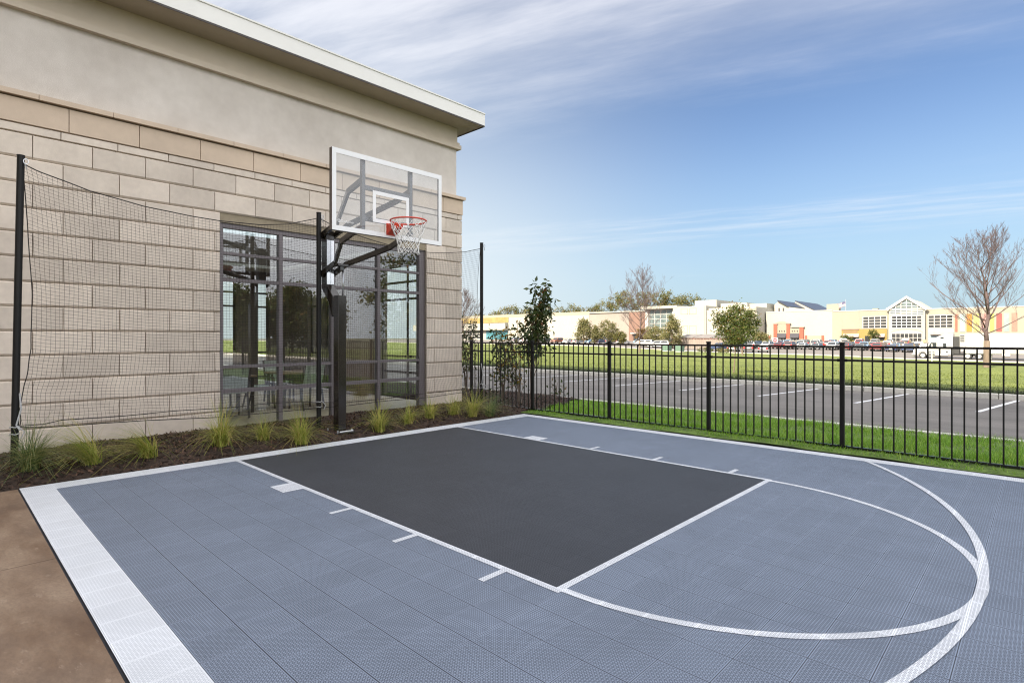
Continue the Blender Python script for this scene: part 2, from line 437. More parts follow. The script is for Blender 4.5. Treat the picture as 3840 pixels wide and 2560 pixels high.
def branch_tree(name, base, height, crown_h, spread, trunk_r, levels, material, parent, seed=1, kids=(5, 4, 4, 3), fork=0.3, up=0.55, twig=0.006, lead=True, name2=None):
    """bare limbs: recursive tapering branches, returns tip points; trunk and limbs as two meshes"""
    rn = random.Random(seed)
    tr, br = MB(), MB()
    tips = []
    def grow(p, d, L, r, lv, mb):
        n = 4 if lv < 2 else 3
        pts, rs = [Vector(p)], [r]
        dd = Vector(d)
        for i in range(n):
            dd = (dd + Vector((rn.gauss(0, .07), rn.gauss(0, .07), rn.gauss(0.09 if lv < 3 else .05, .05)))).normalized()
            pts.append(pts[-1] + dd * L / n)
            rs.append(max(twig, r * (1 - 0.72 * (i + 1) / n)))
        mb.tube(pts, rs, 7 if lv == 0 else (5 if lv == 1 else 3), caps=lv < 2)
        if lv >= levels:
            tips.append(pts[-1]); tips.append(pts[-2]); return
        k = kids[min(lv, len(kids) - 1)]
        for j in range(k):
            t = rn.uniform(0.18, 1.0) if lv else rn.uniform(0.05, 0.95)
            idx = min(n - 1, int(t * n)); q = pts[idx].lerp(pts[idx + 1], t * n - idx if t < 1 else 1)
            ax = Vector((rn.gauss(0, 1), rn.gauss(0, 1), 0)).normalized()
            a = rn.uniform(0.35, 0.80)
            nd = (dd * math.cos(a) + ax * math.sin(a) + Vector((0, 0, up * 0.5))).normalized()
            grow(q, nd, L * rn.uniform(0.30, 0.52), max(twig, rs[idx] * 0.5), lv + 1, br)
        if lead and lv >= 2: grow(pts[-1], (dd + Vector((rn.gauss(0, .15), rn.gauss(0, .15), 0))).normalized(), L * 0.4, rs[-1], lv + 1, br)
    b = Vector(base)
    fork_p = b + Vector((0, 0, height * fork))
    tr.tube([b - Vector((0, 0, .25)), b + Vector((0, 0, .1)), b.lerp(fork_p, .5), fork_p], [trunk_r * 1.35, trunk_r * 1.08, trunk_r * .95, trunk_r * .9], 10)
    # a wavy central leader carries the main limbs; they are longest low in the crown
    top = b + Vector((rn.gauss(0, .02), rn.gauss(0, .02), 1)) * height
    lead_p = [fork_p.lerp(top, k / 9) + Vector((rn.gauss(0, .012), rn.gauss(0, .012), 0)) * height * (k > 0) for k in range(10)]
    lead_r = [max(twig, trunk_r * .78 * (1 - k / 9) ** 1.1) for k in range(10)]
    br.tube(lead_p, lead_r, 6)
    N = kids[0] * 7
    for k in range(N):
        t = (k + rn.random()) / N * .93
        q = lead_p[int(t * 9)].lerp(lead_p[int(t * 9) + 1], t * 9 - int(t * 9))
        a = k * 2.4 + rn.uniform(-.4, .4)
        rad = spread * height * .44 * (1 - t) ** .75 * (.72 + .28 * min(1, t / .12)) * rn.uniform(.75, 1.12)
        el = .55 + .45 * t + rn.uniform(-.12, .16)
        d = Vector((math.cos(a) * math.cos(el), math.sin(a) * math.cos(el), math.sin(el)))
        grow(q, d, rad * 1.12, max(twig, min(trunk_r * .32, rad * .013)), 1 if rad > height * .10 else 2, br)
    tr.build('trunk', M['bark'], parent, smooth=True, fix=False)
    br.build(name2 or 'crown', material, parent, smooth=True, fix=False)
    return [tuple(t) for t in tips]

def leaf_crown(parent, centre, rad, n, size, material, clumps=40, shape=None, seed=1):
    """leaf-sized faces gathered in clumps through the crown's volume, uneven outline"""
    rn = np.random.default_rng(seed)
    c = rn.normal(size=(clumps, 3)); c = unit(c) * (rn.uniform(0.15, 1.0, clumps) ** 0.5)[:, None]
    if shape == 'cone':
        t = (c[:, 2] + 1) / 2
        c[:, :2] *= (1.05 - 0.8 * t)[:, None]
    c = c * np.array(rad)
    r = np.array(rad).mean() * rn.uniform(0.16, 0.34, clumps)
    which = rn.integers(0, clumps, n)
    pts = c[which] + rn.normal(size=(n, 3)) * (r[which] * 0.55)[:, None] * np.array([1, 1, 0.8])
    V, F = leaves(pts + np.array(centre), size, 0.2, 0.62)
    return fast_mesh('crown', V, F, material, parent)

# =================================================================== SETTING: ground, court, patio, beds
def sheet(name, x0, x1, y0, y1, z, material, parent=None, kind='structure'):
    b = MB(); b.quad((x0, y0, z), (x1, y0, z), (x1, y1, z), (x0, y1, z))
    o = b.build(name, material, parent, fix=False)
    if parent is None: tag(o, kind=kind)
    return o

sheet('ground', -900, 3000, -1500, 1500, -3.4, M['ground'])

H_, L_ = 1.835, 4.912
court = MB(); court.box(-3.834, 3.787, -10.5, 0.319, -0.06, -0.0135)
court.box(-3.847, -3.8342, -10.5, .319, -.07, -.016)
court = court.build('court', M['court_base']); tag(court, kind='structure')
def tile_field(name, rects, z0, m_, deep=1):
    b = MB()
    for k in range(deep):
        for x0, x1, y0, y1 in rects:
            z = z0 - .0024 * k; b.quad((x0, y0, z), (x1, y0, z), (x1, y1, z), (x0, y1, z))
    return b.build(name, m_, court, fix=False)
KX, KY = H_ - .025, -L_ + .025
tile_field('court_surface', [(-3.573, -KX, -10.5, .05), (KX, 3.584, -10.5, .05), (-KX, KX, -10.5, KY)], 0, M['court_grey'])
tile_field('key_surface', [(-KX, KX, KY, .05)], 0, M['court_key'])
tile_field('white_border', [(-3.834, -3.573, -10.5, .319), (-3.573, 3.584, .05, .319), (3.584, 3.787, -10.5, .319)], 0, M['court_white'])
b = MB(); zl = 0.003
def rect(x0, x1, y0, y1, z=zl): b.quad((x0, y0, z), (x1, y0, z), (x1, y1, z), (x0, y1, z))
for s in (-1, 1):
    x0, x1 = sorted((s * H_, s * (H_ - .0508)))
    rect(x0, x1, -L_, .05)
    ox0, ox1 = sorted((s * H_, s * (H_ + .205)))
    rect(ox0, ox1, -1.706, -1.405)
    for t in (2.582, 3.516, 4.442): rect(ox0, ox1, -t - .05, -t)
rect(-H_ + .0508, H_ - .0508, -L_, -L_ + .0508)
b.build('lane_line', M['court_line'], court, fix=False)
def arc(cx, cy, r0, r1, a0, a1, z, n=96):
    mb = MB()
    for i in range(n):
        t, u = a0 + (a1 - a0) * i / n, a0 + (a1 - a0) * (i + 1) / n
        mb.quad((cx + r0 * math.cos(t), cy + r0 * math.sin(t), z), (cx + r1 * math.cos(t), cy + r1 * math.sin(t), z),
                (cx + r1 * math.cos(u), cy + r1 * math.sin(u), z), (cx + r0 * math.cos(u), cy + r0 * math.sin(u), z))
    return mb
arc(0, -L_ - .0, 1.752, 1.806, PI, 2 * PI, 0.003).build('free_throw_arc', M['court_line'], court, fix=False)
a3 = math.acos(3.584 / 5.69)
arc(0, -.988, 5.672, 5.724, PI + a3, 2 * PI - a3, 0.0055, 140).build('three_point_arc', M['court_line'], court, fix=False)

# stained, stamped patio beside the court, with two saw-cut joints
pt = MB(); pt.box(-22, -3.846, -22, .33, -.12, -.010)
pt = pt.build('patio', M['patio']); tag(pt, kind='structure')
b = MB()
b.box(-22, -3.846, -2.123, -2.120, -.012, -.0092)
b.build('saw_joint', M['mulch_soil'], pt)

def grid_mesh(name, xs, ys, zf, material, parent=None, keep=None):
    X, Y = np.meshgrid(xs, ys, indexing='xy')
    Z = np.vectorize(zf)(X, Y)
    V = np.stack([X, Y, Z], -1).reshape(-1, 3)
    nx, ny = len(xs), len(ys)
    i, j = np.meshgrid(np.arange(nx - 1), np.arange(ny - 1), indexing='xy')
    a = (j * nx + i).ravel()
    F = np.stack([a, a + 1, a + nx + 1, a + nx], 1)
    if keep is not None:
        c = V[F].mean(1); F = F[[bool(keep(p[0], p[1])) for p in c]]
    o = fast_mesh(name, V, F, material, parent)
    o.data.polygons.foreach_set('use_smooth', [True] * len(o.data.polygons))
    return o

def h1(x, y): return math.sin(x * 3.1 + y * 1.7) * math.sin(x * 1.3 - y * 2.9)
def h2(x, y): return math.sin(x * 11.3 + y * 5.1) * math.sin(y * 13.7 - x * 4.2)
def grass_edge(x):
    """y above which the bed beyond the fence is mulch, below it turf"""
    return .40 + max(0.0, x - 4.5) * .40 + .06 * math.sin(x * 4)
def zbase(x):
    return .02 if x < 3.8 else (.02 - .10 * min(1.0, (x - 3.8) / 3.7))
def zmulch(x, y):
    if x < 3.9:
        e = min(1.0, max(0.0, (y - .33) / .35))
        return -.03 + .10 * e + .012 * h1(x, y) + .008 * h2(x, y)
    return .055 - .13 * min(1, (x - 3.9) / 3.6) + .014 * h1(x, y) + .008 * h2(x, y)
mul = grid_mesh('mulch_bed', np.arange(-12, 7.46, .07), np.arange(.33, 9.0, .07), zmulch, M['mulch_soil'],
                keep=lambda x, y: (y < 2.45 if x < 3.92 else y > grass_edge(x)) and not (x < -3.86 and y < .30))
tag(mul, kind='structure')

# bark chips: uncountable
N = 17000
cx = RNG.uniform(-5.5, 4.1, N); cyv = RNG.uniform(.36, 2.3, N)
cx2 = RNG.uniform(4.1, 7.4, 5000); cy2 = RNG.uniform(.4, 5.0, 5000)
ok = cy2 > np.array([grass_edge(t) + .05 for t in cx2])
cx = np.concatenate([cx, cx2[ok]]); cyv = np.concatenate([cyv, cy2[ok]])
cz = np.array([zmulch(a, c) for a, c in zip(cx, cyv)]) + RNG.uniform(.002, .016, len(cx))
n = len(cx)
th = RNG.uniform(0, 2 * PI, n); ln = RNG.uniform(.015, .065, n)[:, None]; wd = RNG.uniform(.005, .018, n)[:, None]
d = np.stack([np.cos(th), np.sin(th), RNG.normal(0, .55, n)], 1); q = np.stack([-np.sin(th), np.cos(th), RNG.normal(0, .5, n)], 1)
Cn = np.stack([cx, cyv, cz], 1)
V = np.stack([Cn - d * ln / 2 - q * wd * .6, Cn + d * ln / 2 - q * wd * .4, Cn + d * ln / 2 + q * wd * .5, Cn - d * ln / 2 + q * wd * .4], 1).reshape(-1, 3)
tag(fast_mesh('bark_chips', V, np.arange(4 * n).reshape(-1, 4), M['chip']), 'dark brown shredded bark mulch chips covering the bed along the wall', 'bark mulch', kind='stuff')

# turf strip between the court and the car park
def zturf(x, y): return -.015 + .055 * math.exp(-((x - 4.2) / .5) ** 2) - .10 * max(0.0, min(1.0, (x - 4.3) / 3.2)) + .012 * h1(x, y)
turf = grid_mesh('grass_strip', np.arange(3.80, 7.50, .12), np.arange(-16, 3.2, .12), zturf, M['turf'], keep=lambda x, y: y < grass_edge(x) + .08)
tag(turf, kind='structure')
# near car park, its kerbs and painted bays
sheet('near_car_park', 7.40, 15.70, -90, 90, -.15, M['asphalt'])
b = MB(); b.box(7.40, 7.53, -90, 90, -.2, -.085)
tag(b.build('near_kerb', M['concrete'], bevel=.012), kind='structure')
b = MB()
for i in range(-30, 30): b.box(15.66, 15.81, i * 3.05 + .006, i * 3.05 + 3.044, -.2, -.005)
tag(b.build('far_kerb', M['concrete'], bevel=.02), kind='structure')
lines = MB()
for k in range(-7, 6):
    y = 3.40 - 2.33 * k
    lines.quad((11.95, y - .05, -.146), (15.62, y - .62, -.146), (15.62, y - .52, -.146), (11.95, y + .05, -.146))
tag(lines.build('bay_marking', M['paint_line'], fix=False), kind='structure')
# lawn and far car park: the land falls away and rolls
ZY = [(-200, -3.0), (-60, -2.9), (10, -2.05), (20, -1.68), (45, -1.5), (56, -1.15), (70, -.6), (120, -.4), (400, -.3)]
def zedge(y):
    for (a, za), (c, zc) in zip(ZY, ZY[1:]):
        if y <= c: return za + (zc - za) * (y - a) / (c - a)
    return ZY[-1][1]
LX = 106.0
def zland(x, y):
    if x <= LX:
        t = max(0.0, (x - 15.8) / (LX - 15.8))
        return -.03 + (zedge(y) + .03) * t + .05 * math.sin(x * .31 + y * .12) * min(1, t * 4)
    t = min(1.0, (x - LX) / 118.0)
    return zedge(y) + (-.35 - zedge(y)) * t
lawn = grid_mesh('lawn', np.concatenate([np.arange(15.8, 40, 1.2), np.linspace(40, LX, 34)]), np.arange(-150, 330, 3.0), zland, M['lawn']); tag(lawn, kind='structure')
fl = grid_mesh('far_car_park', np.linspace(LX, 300, 40), np.arange(-150, 400, 5.0), zland, M['far_asphalt']); tag(fl, kind='structure')
b = MB()
for i in range(-40, 110):
    y0, y1 = i * 3.0, i * 3.0 + 2.98
    z0 = min(zland(LX, y0), zland(LX, y1)); b.box(LX - .1, LX + .08, y0, y1, z0 - .3, z0 + .13)
tag(b.build('car_park_kerb', M['concrete']), kind='structure')

# blades of turf
n = 74000
bx = 3.84 + 3.62 * RNG.beta(1.0, 1.15, n); by = -9.6 + 12.4 * RNG.uniform(0, 1, n)
ge = np.array([grass_edge(t) for t in bx])
k = (by < ge + RNG.normal(0, .05, n)) & (RNG.uniform(0, 1, n) < .62 + .5 * np.sin(bx * 3.7 + by * 2.1) * np.sin(by * 3.3 - bx * 1.2))
bx, by = bx[k], by[k]
P = np.stack([bx, by, np.array([zturf(a, c) for a, c in zip(bx, by)]) - .004], 1)
hgt = np.where(bx < 4.25, .05, .085) * RNG.uniform(.6, 1.45, len(P)) * (1 + .35 * np.sin(bx * 2.3 + by * 1.9) * np.sin(by * 1.1))
V, F = blades(P, hgt, RNG.uniform(.005, .009, len(P)), RNG.uniform(.1, .7, len(P)), RNG.uniform(0, .4, len(P)))
tag(fast_mesh('turf_grass', V, F, M['blade']), 'bright green turf grass growing in the strip under the black fence', 'grass', kind='stuff')
n = 26000
bx = 15.86 + 2.4 * RNG.beta(1, 2.6, n); by = RNG.uniform(-9, 24, n)
P = np.stack([bx, by, np.array([zland(a, c) for a, c in zip(bx, by)])], 1)
V, F = blades(P, RNG.uniform(.06, .15, n), RNG.uniform(.008, .016, n), RNG.uniform(.2, .9, n), RNG.uniform(.1, .5, n))
tag(fast_mesh('rough_grass', V, F, M['shaded_dry_blade']), 'dry greyish rough grass along the back of the far kerb, darkened for shade', 'grass', kind='stuff')
n = 60000
bx = 16.0 + 34 * RNG.beta(1, 1.6, n); by = -14 + (RNG.uniform(0, 1, n)) * (16 + 1.5 * bx)
P = np.stack([bx, by, np.array([zland(a, c) for a, c in zip(bx, by)])], 1)
V, F = blades(P, RNG.uniform(.03, .065, n), RNG.uniform(.012, .03, n), RNG.uniform(.1, .8, n), RNG.uniform(0, .4, n), 1)
lawn_b = leaf_mat('lawn_blade', [(0, (0.09, 0.125, 0.015)), (1, (0.145, 0.165, 0.028))])
tag(fast_mesh('lawn_grass', V, F, lawn_b), 'short sunlit lawn grass beyond the car park kerb', 'grass', kind='stuff')

# =================================================================== CLUBHOUSE
bld = empty('clubhouse_building', (-4, 8, 0), 'beige stone and stucco building with a tall gridded window behind the hoop', 'building')
def bpart(mb, name, m_, bevel=0.0, smooth=False, parent=None):
    o = mb.build(name, m_, None, bevel=bevel, smooth=smooth)
    q = parent or bld
    o.parent = q
    o.matrix_parent_inverse = Matrix.Translation(-Vector(q.location)) if q is bld else Matrix.Identity(4)
    return o
def put_under(o, root):
    o.parent = root
    o.matrix_parent_inverse = Matrix.Translation(-Vector(root.location))
    return o
WX0, WX1, WZ0, WZ1 = -1.228, 2.93, -.03, 3.345
XL = -12.0
def block(mb, x0, x1, z0, z1, yf, cz=.026, cx_=.0055, dep=.045, cr=None):
    """one cast stone: front face set forward with chamfered arrises"""
    yb = yf + dep; n = len(mb.v)
    f = [(x0 + cx_, yf, z0 + cz), (x1 - cx_, yf, z0 + cz), (x1 - cx_, yf, z1 - cz * .8), (x0 + cx_, yf, z1 - cz * .8)]
    k = [(x0 + .002, yf + .024, z0 + .004), (x1 - .002, yf + .024, z0 + .004), (x1 - .002, yf + .024, z1 - .003), (x0 + .002, yf + .024, z1 - .003)]
    r = [(x0 + .002, yb, z0 + .004), (x1 - .002, yb, z0 + .004), (x1 - .002, yb, z1 - .003), (x0 + .002, yb, z1 - .003)]
    mb.v += f + k + r
    mb.f.append((n, n + 1, n + 2, n + 3)); mb.mi.append(0)
    for a in (0, 4):
        for i in range(4):
            j = (i + 1) % 4
            mb.f.append((n + a + i, n + a + 4 + i, n + a + 4 + j, n + a + j)); mb.mi.append(0)
rn = random.Random(3)
st = MB()
for kk in range(-1, 13):
    z0, z1 = .01 + .3165 * kk, .01 + .3165 * (kk + 1)
    off = -3.534 if kk % 2 == 0 else -3.220
    x = off - .6365 * 14
    while x < 3.94:
        xa, xb = max(x, XL), min(x + .6365, 3.94)
        x += .6365
        if xb - xa < .02: continue
        segs = [(xa, xb)]
        if z0 < WZ1 - .01:
            segs = []
            if xa < WX0: segs.append((xa, min(xb, WX0)))
            if xb > WX1: segs.append((max(xa, WX1), xb))
        for s0, s1 in segs:
            if s1 - s0 < .03: continue
            zz1 = z1
            block(st, s0, s1, z0, zz1, 2.30 + rn.uniform(-.0015, .0015))
# the course cut by the window head keeps a thin strip over it
bpart(st, 'stone_wall', M['stone'])
up = MB()
x = -3.243 - .64 * 14
while x < 3.94:
    xa, xb = max(x, XL), min(x + .64, 3.94); x += .64
    if xb - xa > .02: block(up, xa, xb, 4.126, 4.235, 2.297, .008)
bpart(up, 'thin_course', M['stone'])
up = MB()
x = -3.158 - .8165 * 11
while x < 3.955:
    xa, xb = max(x, XL), min(x + .8165, 3.955); x += .8165
    if xb - xa > .02: block(up, xa, xb, 4.237, 4.562, 2.285, .009, .005)
bpart(up, 'upper_course', M['stone_big'])
up = MB()
x = -3.476 - .8115 * 11
while x < 4.0:
    xa, xb = max(x, XL), min(x + .8115, 4.0); x += .8115
    if xb - xa > .02:
        up.prism([(2.235, 4.575), (2.35, 4.575), (2.35, 4.67), (2.235, 4.640)], 'x', xa + .003, xb - .003)
bpart(up, 'stone_cap', M['stone_big'])
back = MB()
back.box(XL, WX0 - .002, 2.336, 2.62, -.6, 4.60); back.box(WX1 + .002, 3.90, 2.336, 2.62, -.6, 4.60)
back.box(WX0 - .002, WX1 + .002, 2.336, 2.62, WZ1 + .002, 4.60); back.box(WX0 - .002, WX1 + .002, 2.336, 2.62, -.6, WZ0 - .03)
bpart(back, 'backing_wall', M['mortar'])
# side wall on the fence side, glazed, and the other walls
side = MB()
for y0, y1 in ((2.622, 3.0), (5.15, 7.65), (8.0, 8.42), (8.95, 10.8)): side.box(3.62, 3.90, y0, y1, -.6, 4.60)
for y0, y1 in ((3.0, 5.15), (7.65, 8.0), (8.42, 8.95)): side.box(3.63, 3.89, y0, y1, 3.30, 4.60); side.box(3.63, 3.89, y0, y1, -.6, .0)
for x0, x1 in ((XL, 1.55), (2.0, 2.62), (3.0, 3.62)): side.box(x0, x1, 10.2, 10.5, -.6, 4.60)
side.box(1.55, 2.0, 10.21, 10.49, 3.30, 4.60); side.box(2.62, 3.0, 10.21, 10.49, 3.30, 4.60); side.box(1.55, 2.0, 10.21, 10.49, -.6, .02); side.box(2.62, 3.0, 10.21, 10.49, -.6, .02)
side.box(XL, XL + .3, 2.62, 10.8, -.6, 4.6)
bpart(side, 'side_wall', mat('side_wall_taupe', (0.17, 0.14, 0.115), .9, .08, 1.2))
stc = MB()
stc.box(XL, 3.82, 2.36, 2.62, 4.601, 6.2); stc.box(3.55, 3.82, 2.62, 10.8, 4.601, 6.2); stc.box(XL, XL + .3, 2.62, 10.8, 4.601, 6.2)
bpart(stc, 'stucco_wall', M['stucco'])
lip = MB()
lip.prism([(2.275, 5.695), (2.365, 5.695), (2.365, 5.86), (2.335, 5.86), (2.335, 5.80), (2.275, 5.785)], 'x', XL, 3.90)
lip.box(XL, 3.835, 2.340, 2.362, 5.861, 6.168)
lip.box(3.80, 3.90, 2.367, 10.8, 5.695, 5.80)
bpart(lip, 'stucco_band', M['stucco_band'])
rf = MB()
RFB = ((XL - .3, 4.155, 1.815, 3.4), (XL - .3, 4.155, 9.4, 10.8), (XL - .3, -3.6, 3.4, 9.4), (3.2, 4.155, 3.4, 9.4))
for q_ in RFB: rf.box(*q_, 6.17, 6.30)
bpart(rf, 'soffit', M['soffit'])
fa = MB(); fa.box(XL - .3, 4.17, 1.80, 1.814, 6.178, 6.45); fa.box(4.156, 4.17, 1.8145, 10.8, 6.178, 6.45); fa.box(XL - .3, 4.17, 1.785, 1.80, 6.425, 6.45)
bpart(fa, 'fascia', M['fascia'])
dr = MB(); dr.box(XL - .3, 4.168, 1.803, 1.8145, 6.150, 6.1775); dr.box(4.156, 4.168, 1.815, 10.8, 6.150, 6.1775)
bpart(dr, 'drip_edge', M['bronze_dark'])
rt = MB()
for q_ in RFB: rt.box(q_[0] + .001, q_[1] - .001, q_[2] + .001, q_[3] - .001, 6.301, 6.44)
bpart(rt, 'roof', M['roofing'])
sk = MB(); sk.box(-3.62, 3.22, 3.38, 9.42, 6.4405, 6.456); bpart(sk, 'added_skylight', glass_mat('added_skylight_glass', (.92, .94, .94), 1.5))  # unseen roof opening, added to let sky light brighten the room
# big gridded window
wf = MB(); yf0, yf1 = 2.365, 2.47
def wbar(x0, x1, z0, z1, dy=0.0): wf.box(x0, x1, yf0 + dy, yf1 - dy, z0, z1)
wbar(WX0, WX0 + .066, WZ0, WZ1); wbar(2.785, WX1, WZ0, WZ1)
wbar(WX0 + .066, 2.785, WZ1 - .075, WZ1, .003); wbar(WX0 + .066, 2.785, WZ0, .045, .003)
for c in (-.21, .785, 1.785): wbar(c - .034, c + .034, .045, WZ1 - .075, .0015)
xs_ = [WX0 + .066, -.244, -.176, .751, .819, 1.751, 1.819, 2.785]
TZ = [(.610, .674), (1.008, 1.056), (2.412, 2.468), (2.838, 2.884)]
for i in range(0, 8, 2):
    for z0, z1 in TZ: wbar(xs_[i], xs_[i + 1], z0, z1, .006)
win = bpart(wf, 'window', M['bronze'])
gp = MB(); zs_ = [.045] + [z for t in TZ for z in t] + [WZ1 - .075]
for i in range(0, 8, 2):
    for j in range(0, 10, 2): gp.box(xs_[i], xs_[i + 1], 2.415 + .0004 * i, 2.421 + .0004 * i, zs_[j], zs_[j + 1])
o = gp.build('pane', M['glass'], win)
sg = MB()
for x0, x1, y0, y1 in ((3.745, 3.775, 3.0, 5.15), (3.745, 3.775, 7.65, 8.0), (3.745, 3.775, 8.42, 8.95)):
    for yy in ((y0, (y0 + y1) / 2 - .03, y1 - .06) if y1 - y0 > 1 else (y0, y1 - .06)): sg.box(x0, x1, yy, yy + .06, 0, 3.3)
    for zz in (.0, .62, 1.01, 2.42, 2.84, 3.24): sg.box(x0 + .004, x1 - .004, y0 + .06, y1 - .06, zz, zz + .055)
bpart(sg, 'side_window_frame', M['bronze_dark']); sg = MB()
for x0, x1 in ((1.55, 2.0), (2.62, 3.0)):
    for xx in (x0, x1 - .06): sg.box(xx, xx + .06, 10.33, 10.37, .02, 3.3)
    for zz in (.62, 1.01, 2.42, 2.84, 3.24): sg.box(x0 + .06, x1 - .06, 10.335, 10.365, zz, zz + .055)
    if x0 == 1.55: bpart(sg, 'side_window_frame', M['bronze_dark']); sg = MB()
bpart(sg, 'side_window_frame', M['bronze_dark'])
it = MB(); it.box(XL + .3, 3.62, 2.62, 10.2, -.3, .022); bpart(it, 'interior_floor', mat('interior_floor', (0.62, 0.50, 0.38), 0.45, 0.05, 1.2))
it = MB()
for bx_ in ((XL + .3, 3.62, 2.62, 3.6), (XL + .3, 3.62, 9.2, 10.2), (XL + .3, -3.4, 3.6, 9.2), (3.0, 3.62, 3.6, 9.2)): it.box(*bx_, 3.52, 3.6)  # ceiling left open under the added roof light
bpart(it, 'interior_ceiling', mat('interior_ceiling', (0.62, 0.60, 0.56), 0.9, 0.03))
ibr = mat('interior_brown', (0.19, 0.125, 0.085), 0.8, 0.1, 2)
it = MB(); it.box(-4.6, -4.4, 2.62, 10.2, .022, 3.52); bpart(it, 'interior_wall', ibr)
for x0, x1, y0, y1 in ((3.2, 3.61, 5.3, 6.8), (-.75, -.25, 6.6, 7.1)): it = MB(); it.box(x0, x1, y0, y1, .022, 3.52); bpart(it, 'interior_column', ibr)

# tables and chairs behind the glass
wood = mat('table_top', (0.30, 0.19, 0.11), 0.35, 0.12, 4, stretch=(.3, 3, 1)); sling = mat('chair_sling', (0.40, 0.43, 0.36), 0.7, 0.05, 30); cfr = mat('chair_frame', (0.06, 0.045, 0.035), 0.4, 0.1)
def table(x, y, label):
    t = empty('cafe_table', (x, y, .022), label, 'table', 'tables inside the glazed room')
    b = MB(); b.box(-.45, .45, -.45, .45, .70, .735); b.build('table_top', wood, t, bevel=.006)
    for sx in (-.38, .38):
        for sy in (-.38, .38):
            l = MB(); l.box(sx - .025, sx + .025, sy - .025, sy + .025, 0, .70); l.build('leg', cfr, t)
table(-.35, 4.55, 'square brown table behind the left side of the gridded window')
table(1.15, 4.75, 'square brown table behind the middle of the window, near the black post')
def chair_parts():
    t = empty('sling_chair', (0, 0, .022))
    b = MB(); b.prism([(-.22, .44), (.22, .46), (.22, .475), (-.22, .455)], 'x', -.23, .23); b.build('seat', sling, t)
    b = MB(); b.prism([(.21, .47), (.225, .47), (.36, .93), (.345, .935)], 'x', -.22, .22); b.build('backrest', sling, t)
    for s in (-.24, .24):
        f = MB(); f.bars([(s, -.24, 0), (s, -.22, .45), (s, .22, .455)], .03, .03, (1, 0, 0)); f.bars([(s, .30, 0), (s, .20, .42), (s, .36, .95)], .03, .03, (1, 0, 0))
        f.bars([(s, -.23, .45), (s, -.22, .65), (s, .28, .66)], .03, .03, (1, 0, 0)); f.build('side_frame', cfr, t)
    f = MB(); f.bars([(-.24, .36, .94), (.24, .36, .94)], .03, .03); f.build('top_rail', cfr, t)
    return t
chair0 = chair_parts()
spots = [(-.95, 4.35, R(100), 'sling chair behind the window pane beside the stone wall, back to the wall'),
         (-.55, 3.75, R(178), 'sling chair with its back to the glass before the left brown table'),
         (-.30, 5.35, R(8), 'sling chair on the far side of the left brown table'),
         (1.05, 3.95, R(185), 'sling chair with its back to the glass before the middle brown table'),
         (1.20, 5.55, R(-4), 'sling chair on the far side of the middle brown table'),
         (.42, 4.75, R(80), 'sling chair standing between the two brown tables')]
for i, (x, y, a, lab) in enumerate(spots):
    if i == 0: c = chair0
    else:
        c = chair0.copy(); COL.objects.link(c)
        for ch in chair0.children:
            k = ch.copy(); COL.objects.link(k); k.parent = c
    c.location = (x, y, .022); c.rotation_euler = (0, 0, a)
    tag(c, lab, 'chair', 'sling chairs inside the glazed room')

# =================================================================== HOOP
hoop = empty('basketball_hoop', (0, .77, 0), 'black post mounted basketball hoop with clear white framed backboard and orange rim', 'basketball hoop')
def hp(mb, name, m_, bevel=0.0, smooth=False, parent=None):
    o = mb.build(name, m_, None, bevel=bevel, smooth=smooth)
    return put_under(o, hoop) if parent is None else put_sub(o, parent)
def put_sub(o, part):
    o.parent = part          # the part's own origin sits at the world origin; its parent inverse is already applied
    return o
b = MB(); b.box(-.16, .16, .58, .96, .045, .062); hp(b, 'base_plate', M['hoop_black'], .004)
for sx in (-.12, .12):
    for sy in (.62, .92): bt = MB(); bt.cyl((sx, sy), .014, .062, .10, 8); hp(bt, 'anchor_bolt', M['galv'])
bt = MB(); bt.tube([(-.1, .60, .075), (.13, .60, .075)], .012, 8); hp(bt, 'hinge_pin', M['galv'])
b = MB(); b.box(-.068, .068, .69, .845, .062, 2.155); hp(b, 'lower_post', M['hoop_black'], .008)
b = MB(); b.bars([(0, .83, 1.86), (0, .93, 2.10), (0, 1.14, 2.32), (0, 1.14, 2.45)], .130, .150, (0, 1, 0)); hp(b, 'offset_neck', M['hoop_black'], .006)
b = MB(); b.box(-.068, .068, 1.062, 1.218, 2.36, 3.20); hp(b, 'upper_post', M['hoop_black'], .008)
b = MB(); b.box(-.062, .062, 1.052, 1.0615, 2.345, 3.045); b.box(-.004, .004, 1.047, 1.0518, 2.35, 3.04); hp(b, 'sky_sheen_plate', M['silver'], .002)  # bright strip standing in for sky reflected on the gloss post
for sgn in (-1, 1):
    b = MB(); b.bars([(sgn * .098, 1.21, 2.50), (sgn * .098, .74, 2.645), (sgn * .40, .03, 2.855), (sgn * .40, -.24, 2.93), (sgn * .40, -.535, 2.99)], .045, .078); hp(b, 'lower_arm', M['hoop_black'], .005)
    b = MB(); b.bars([(sgn * .098, 1.21, 3.11), (sgn * .098, .68, 3.25), (sgn * .40, -.15, 3.52), (sgn * .40, -.495, 3.605)], .045, .078); hp(b, 'upper_arm', M['hoop_black'], .005)
for z in (2.52, 3.12): b = MB(); b.tube([(-.135, 1.14, z), (.135, 1.14, z)], .014, 10); hp(b, 'pivot_bolt', M['galv'])
b = MB(); b.box(-.09, .09, .66, .80, 2.60, 2.635); b.box(-.03, .03, .70, .76, 2.54, 2.60); hp(b, 'cross_brace', M['hoop_black'], .004)
b = MB(); b.tube([(.03, .735, 2.14), (.03, .725, 2.56)], .014, 10); hp(b, 'crank_rod', M['galv'], smooth=True)
BX, BZ0, BZ1, BY = .90, 2.872, 3.912, -.597
b = MB(); b.box(-BX + .02, BX - .02, BY + .004, BY + .014, BZ0 + .02, BZ1 - .02)
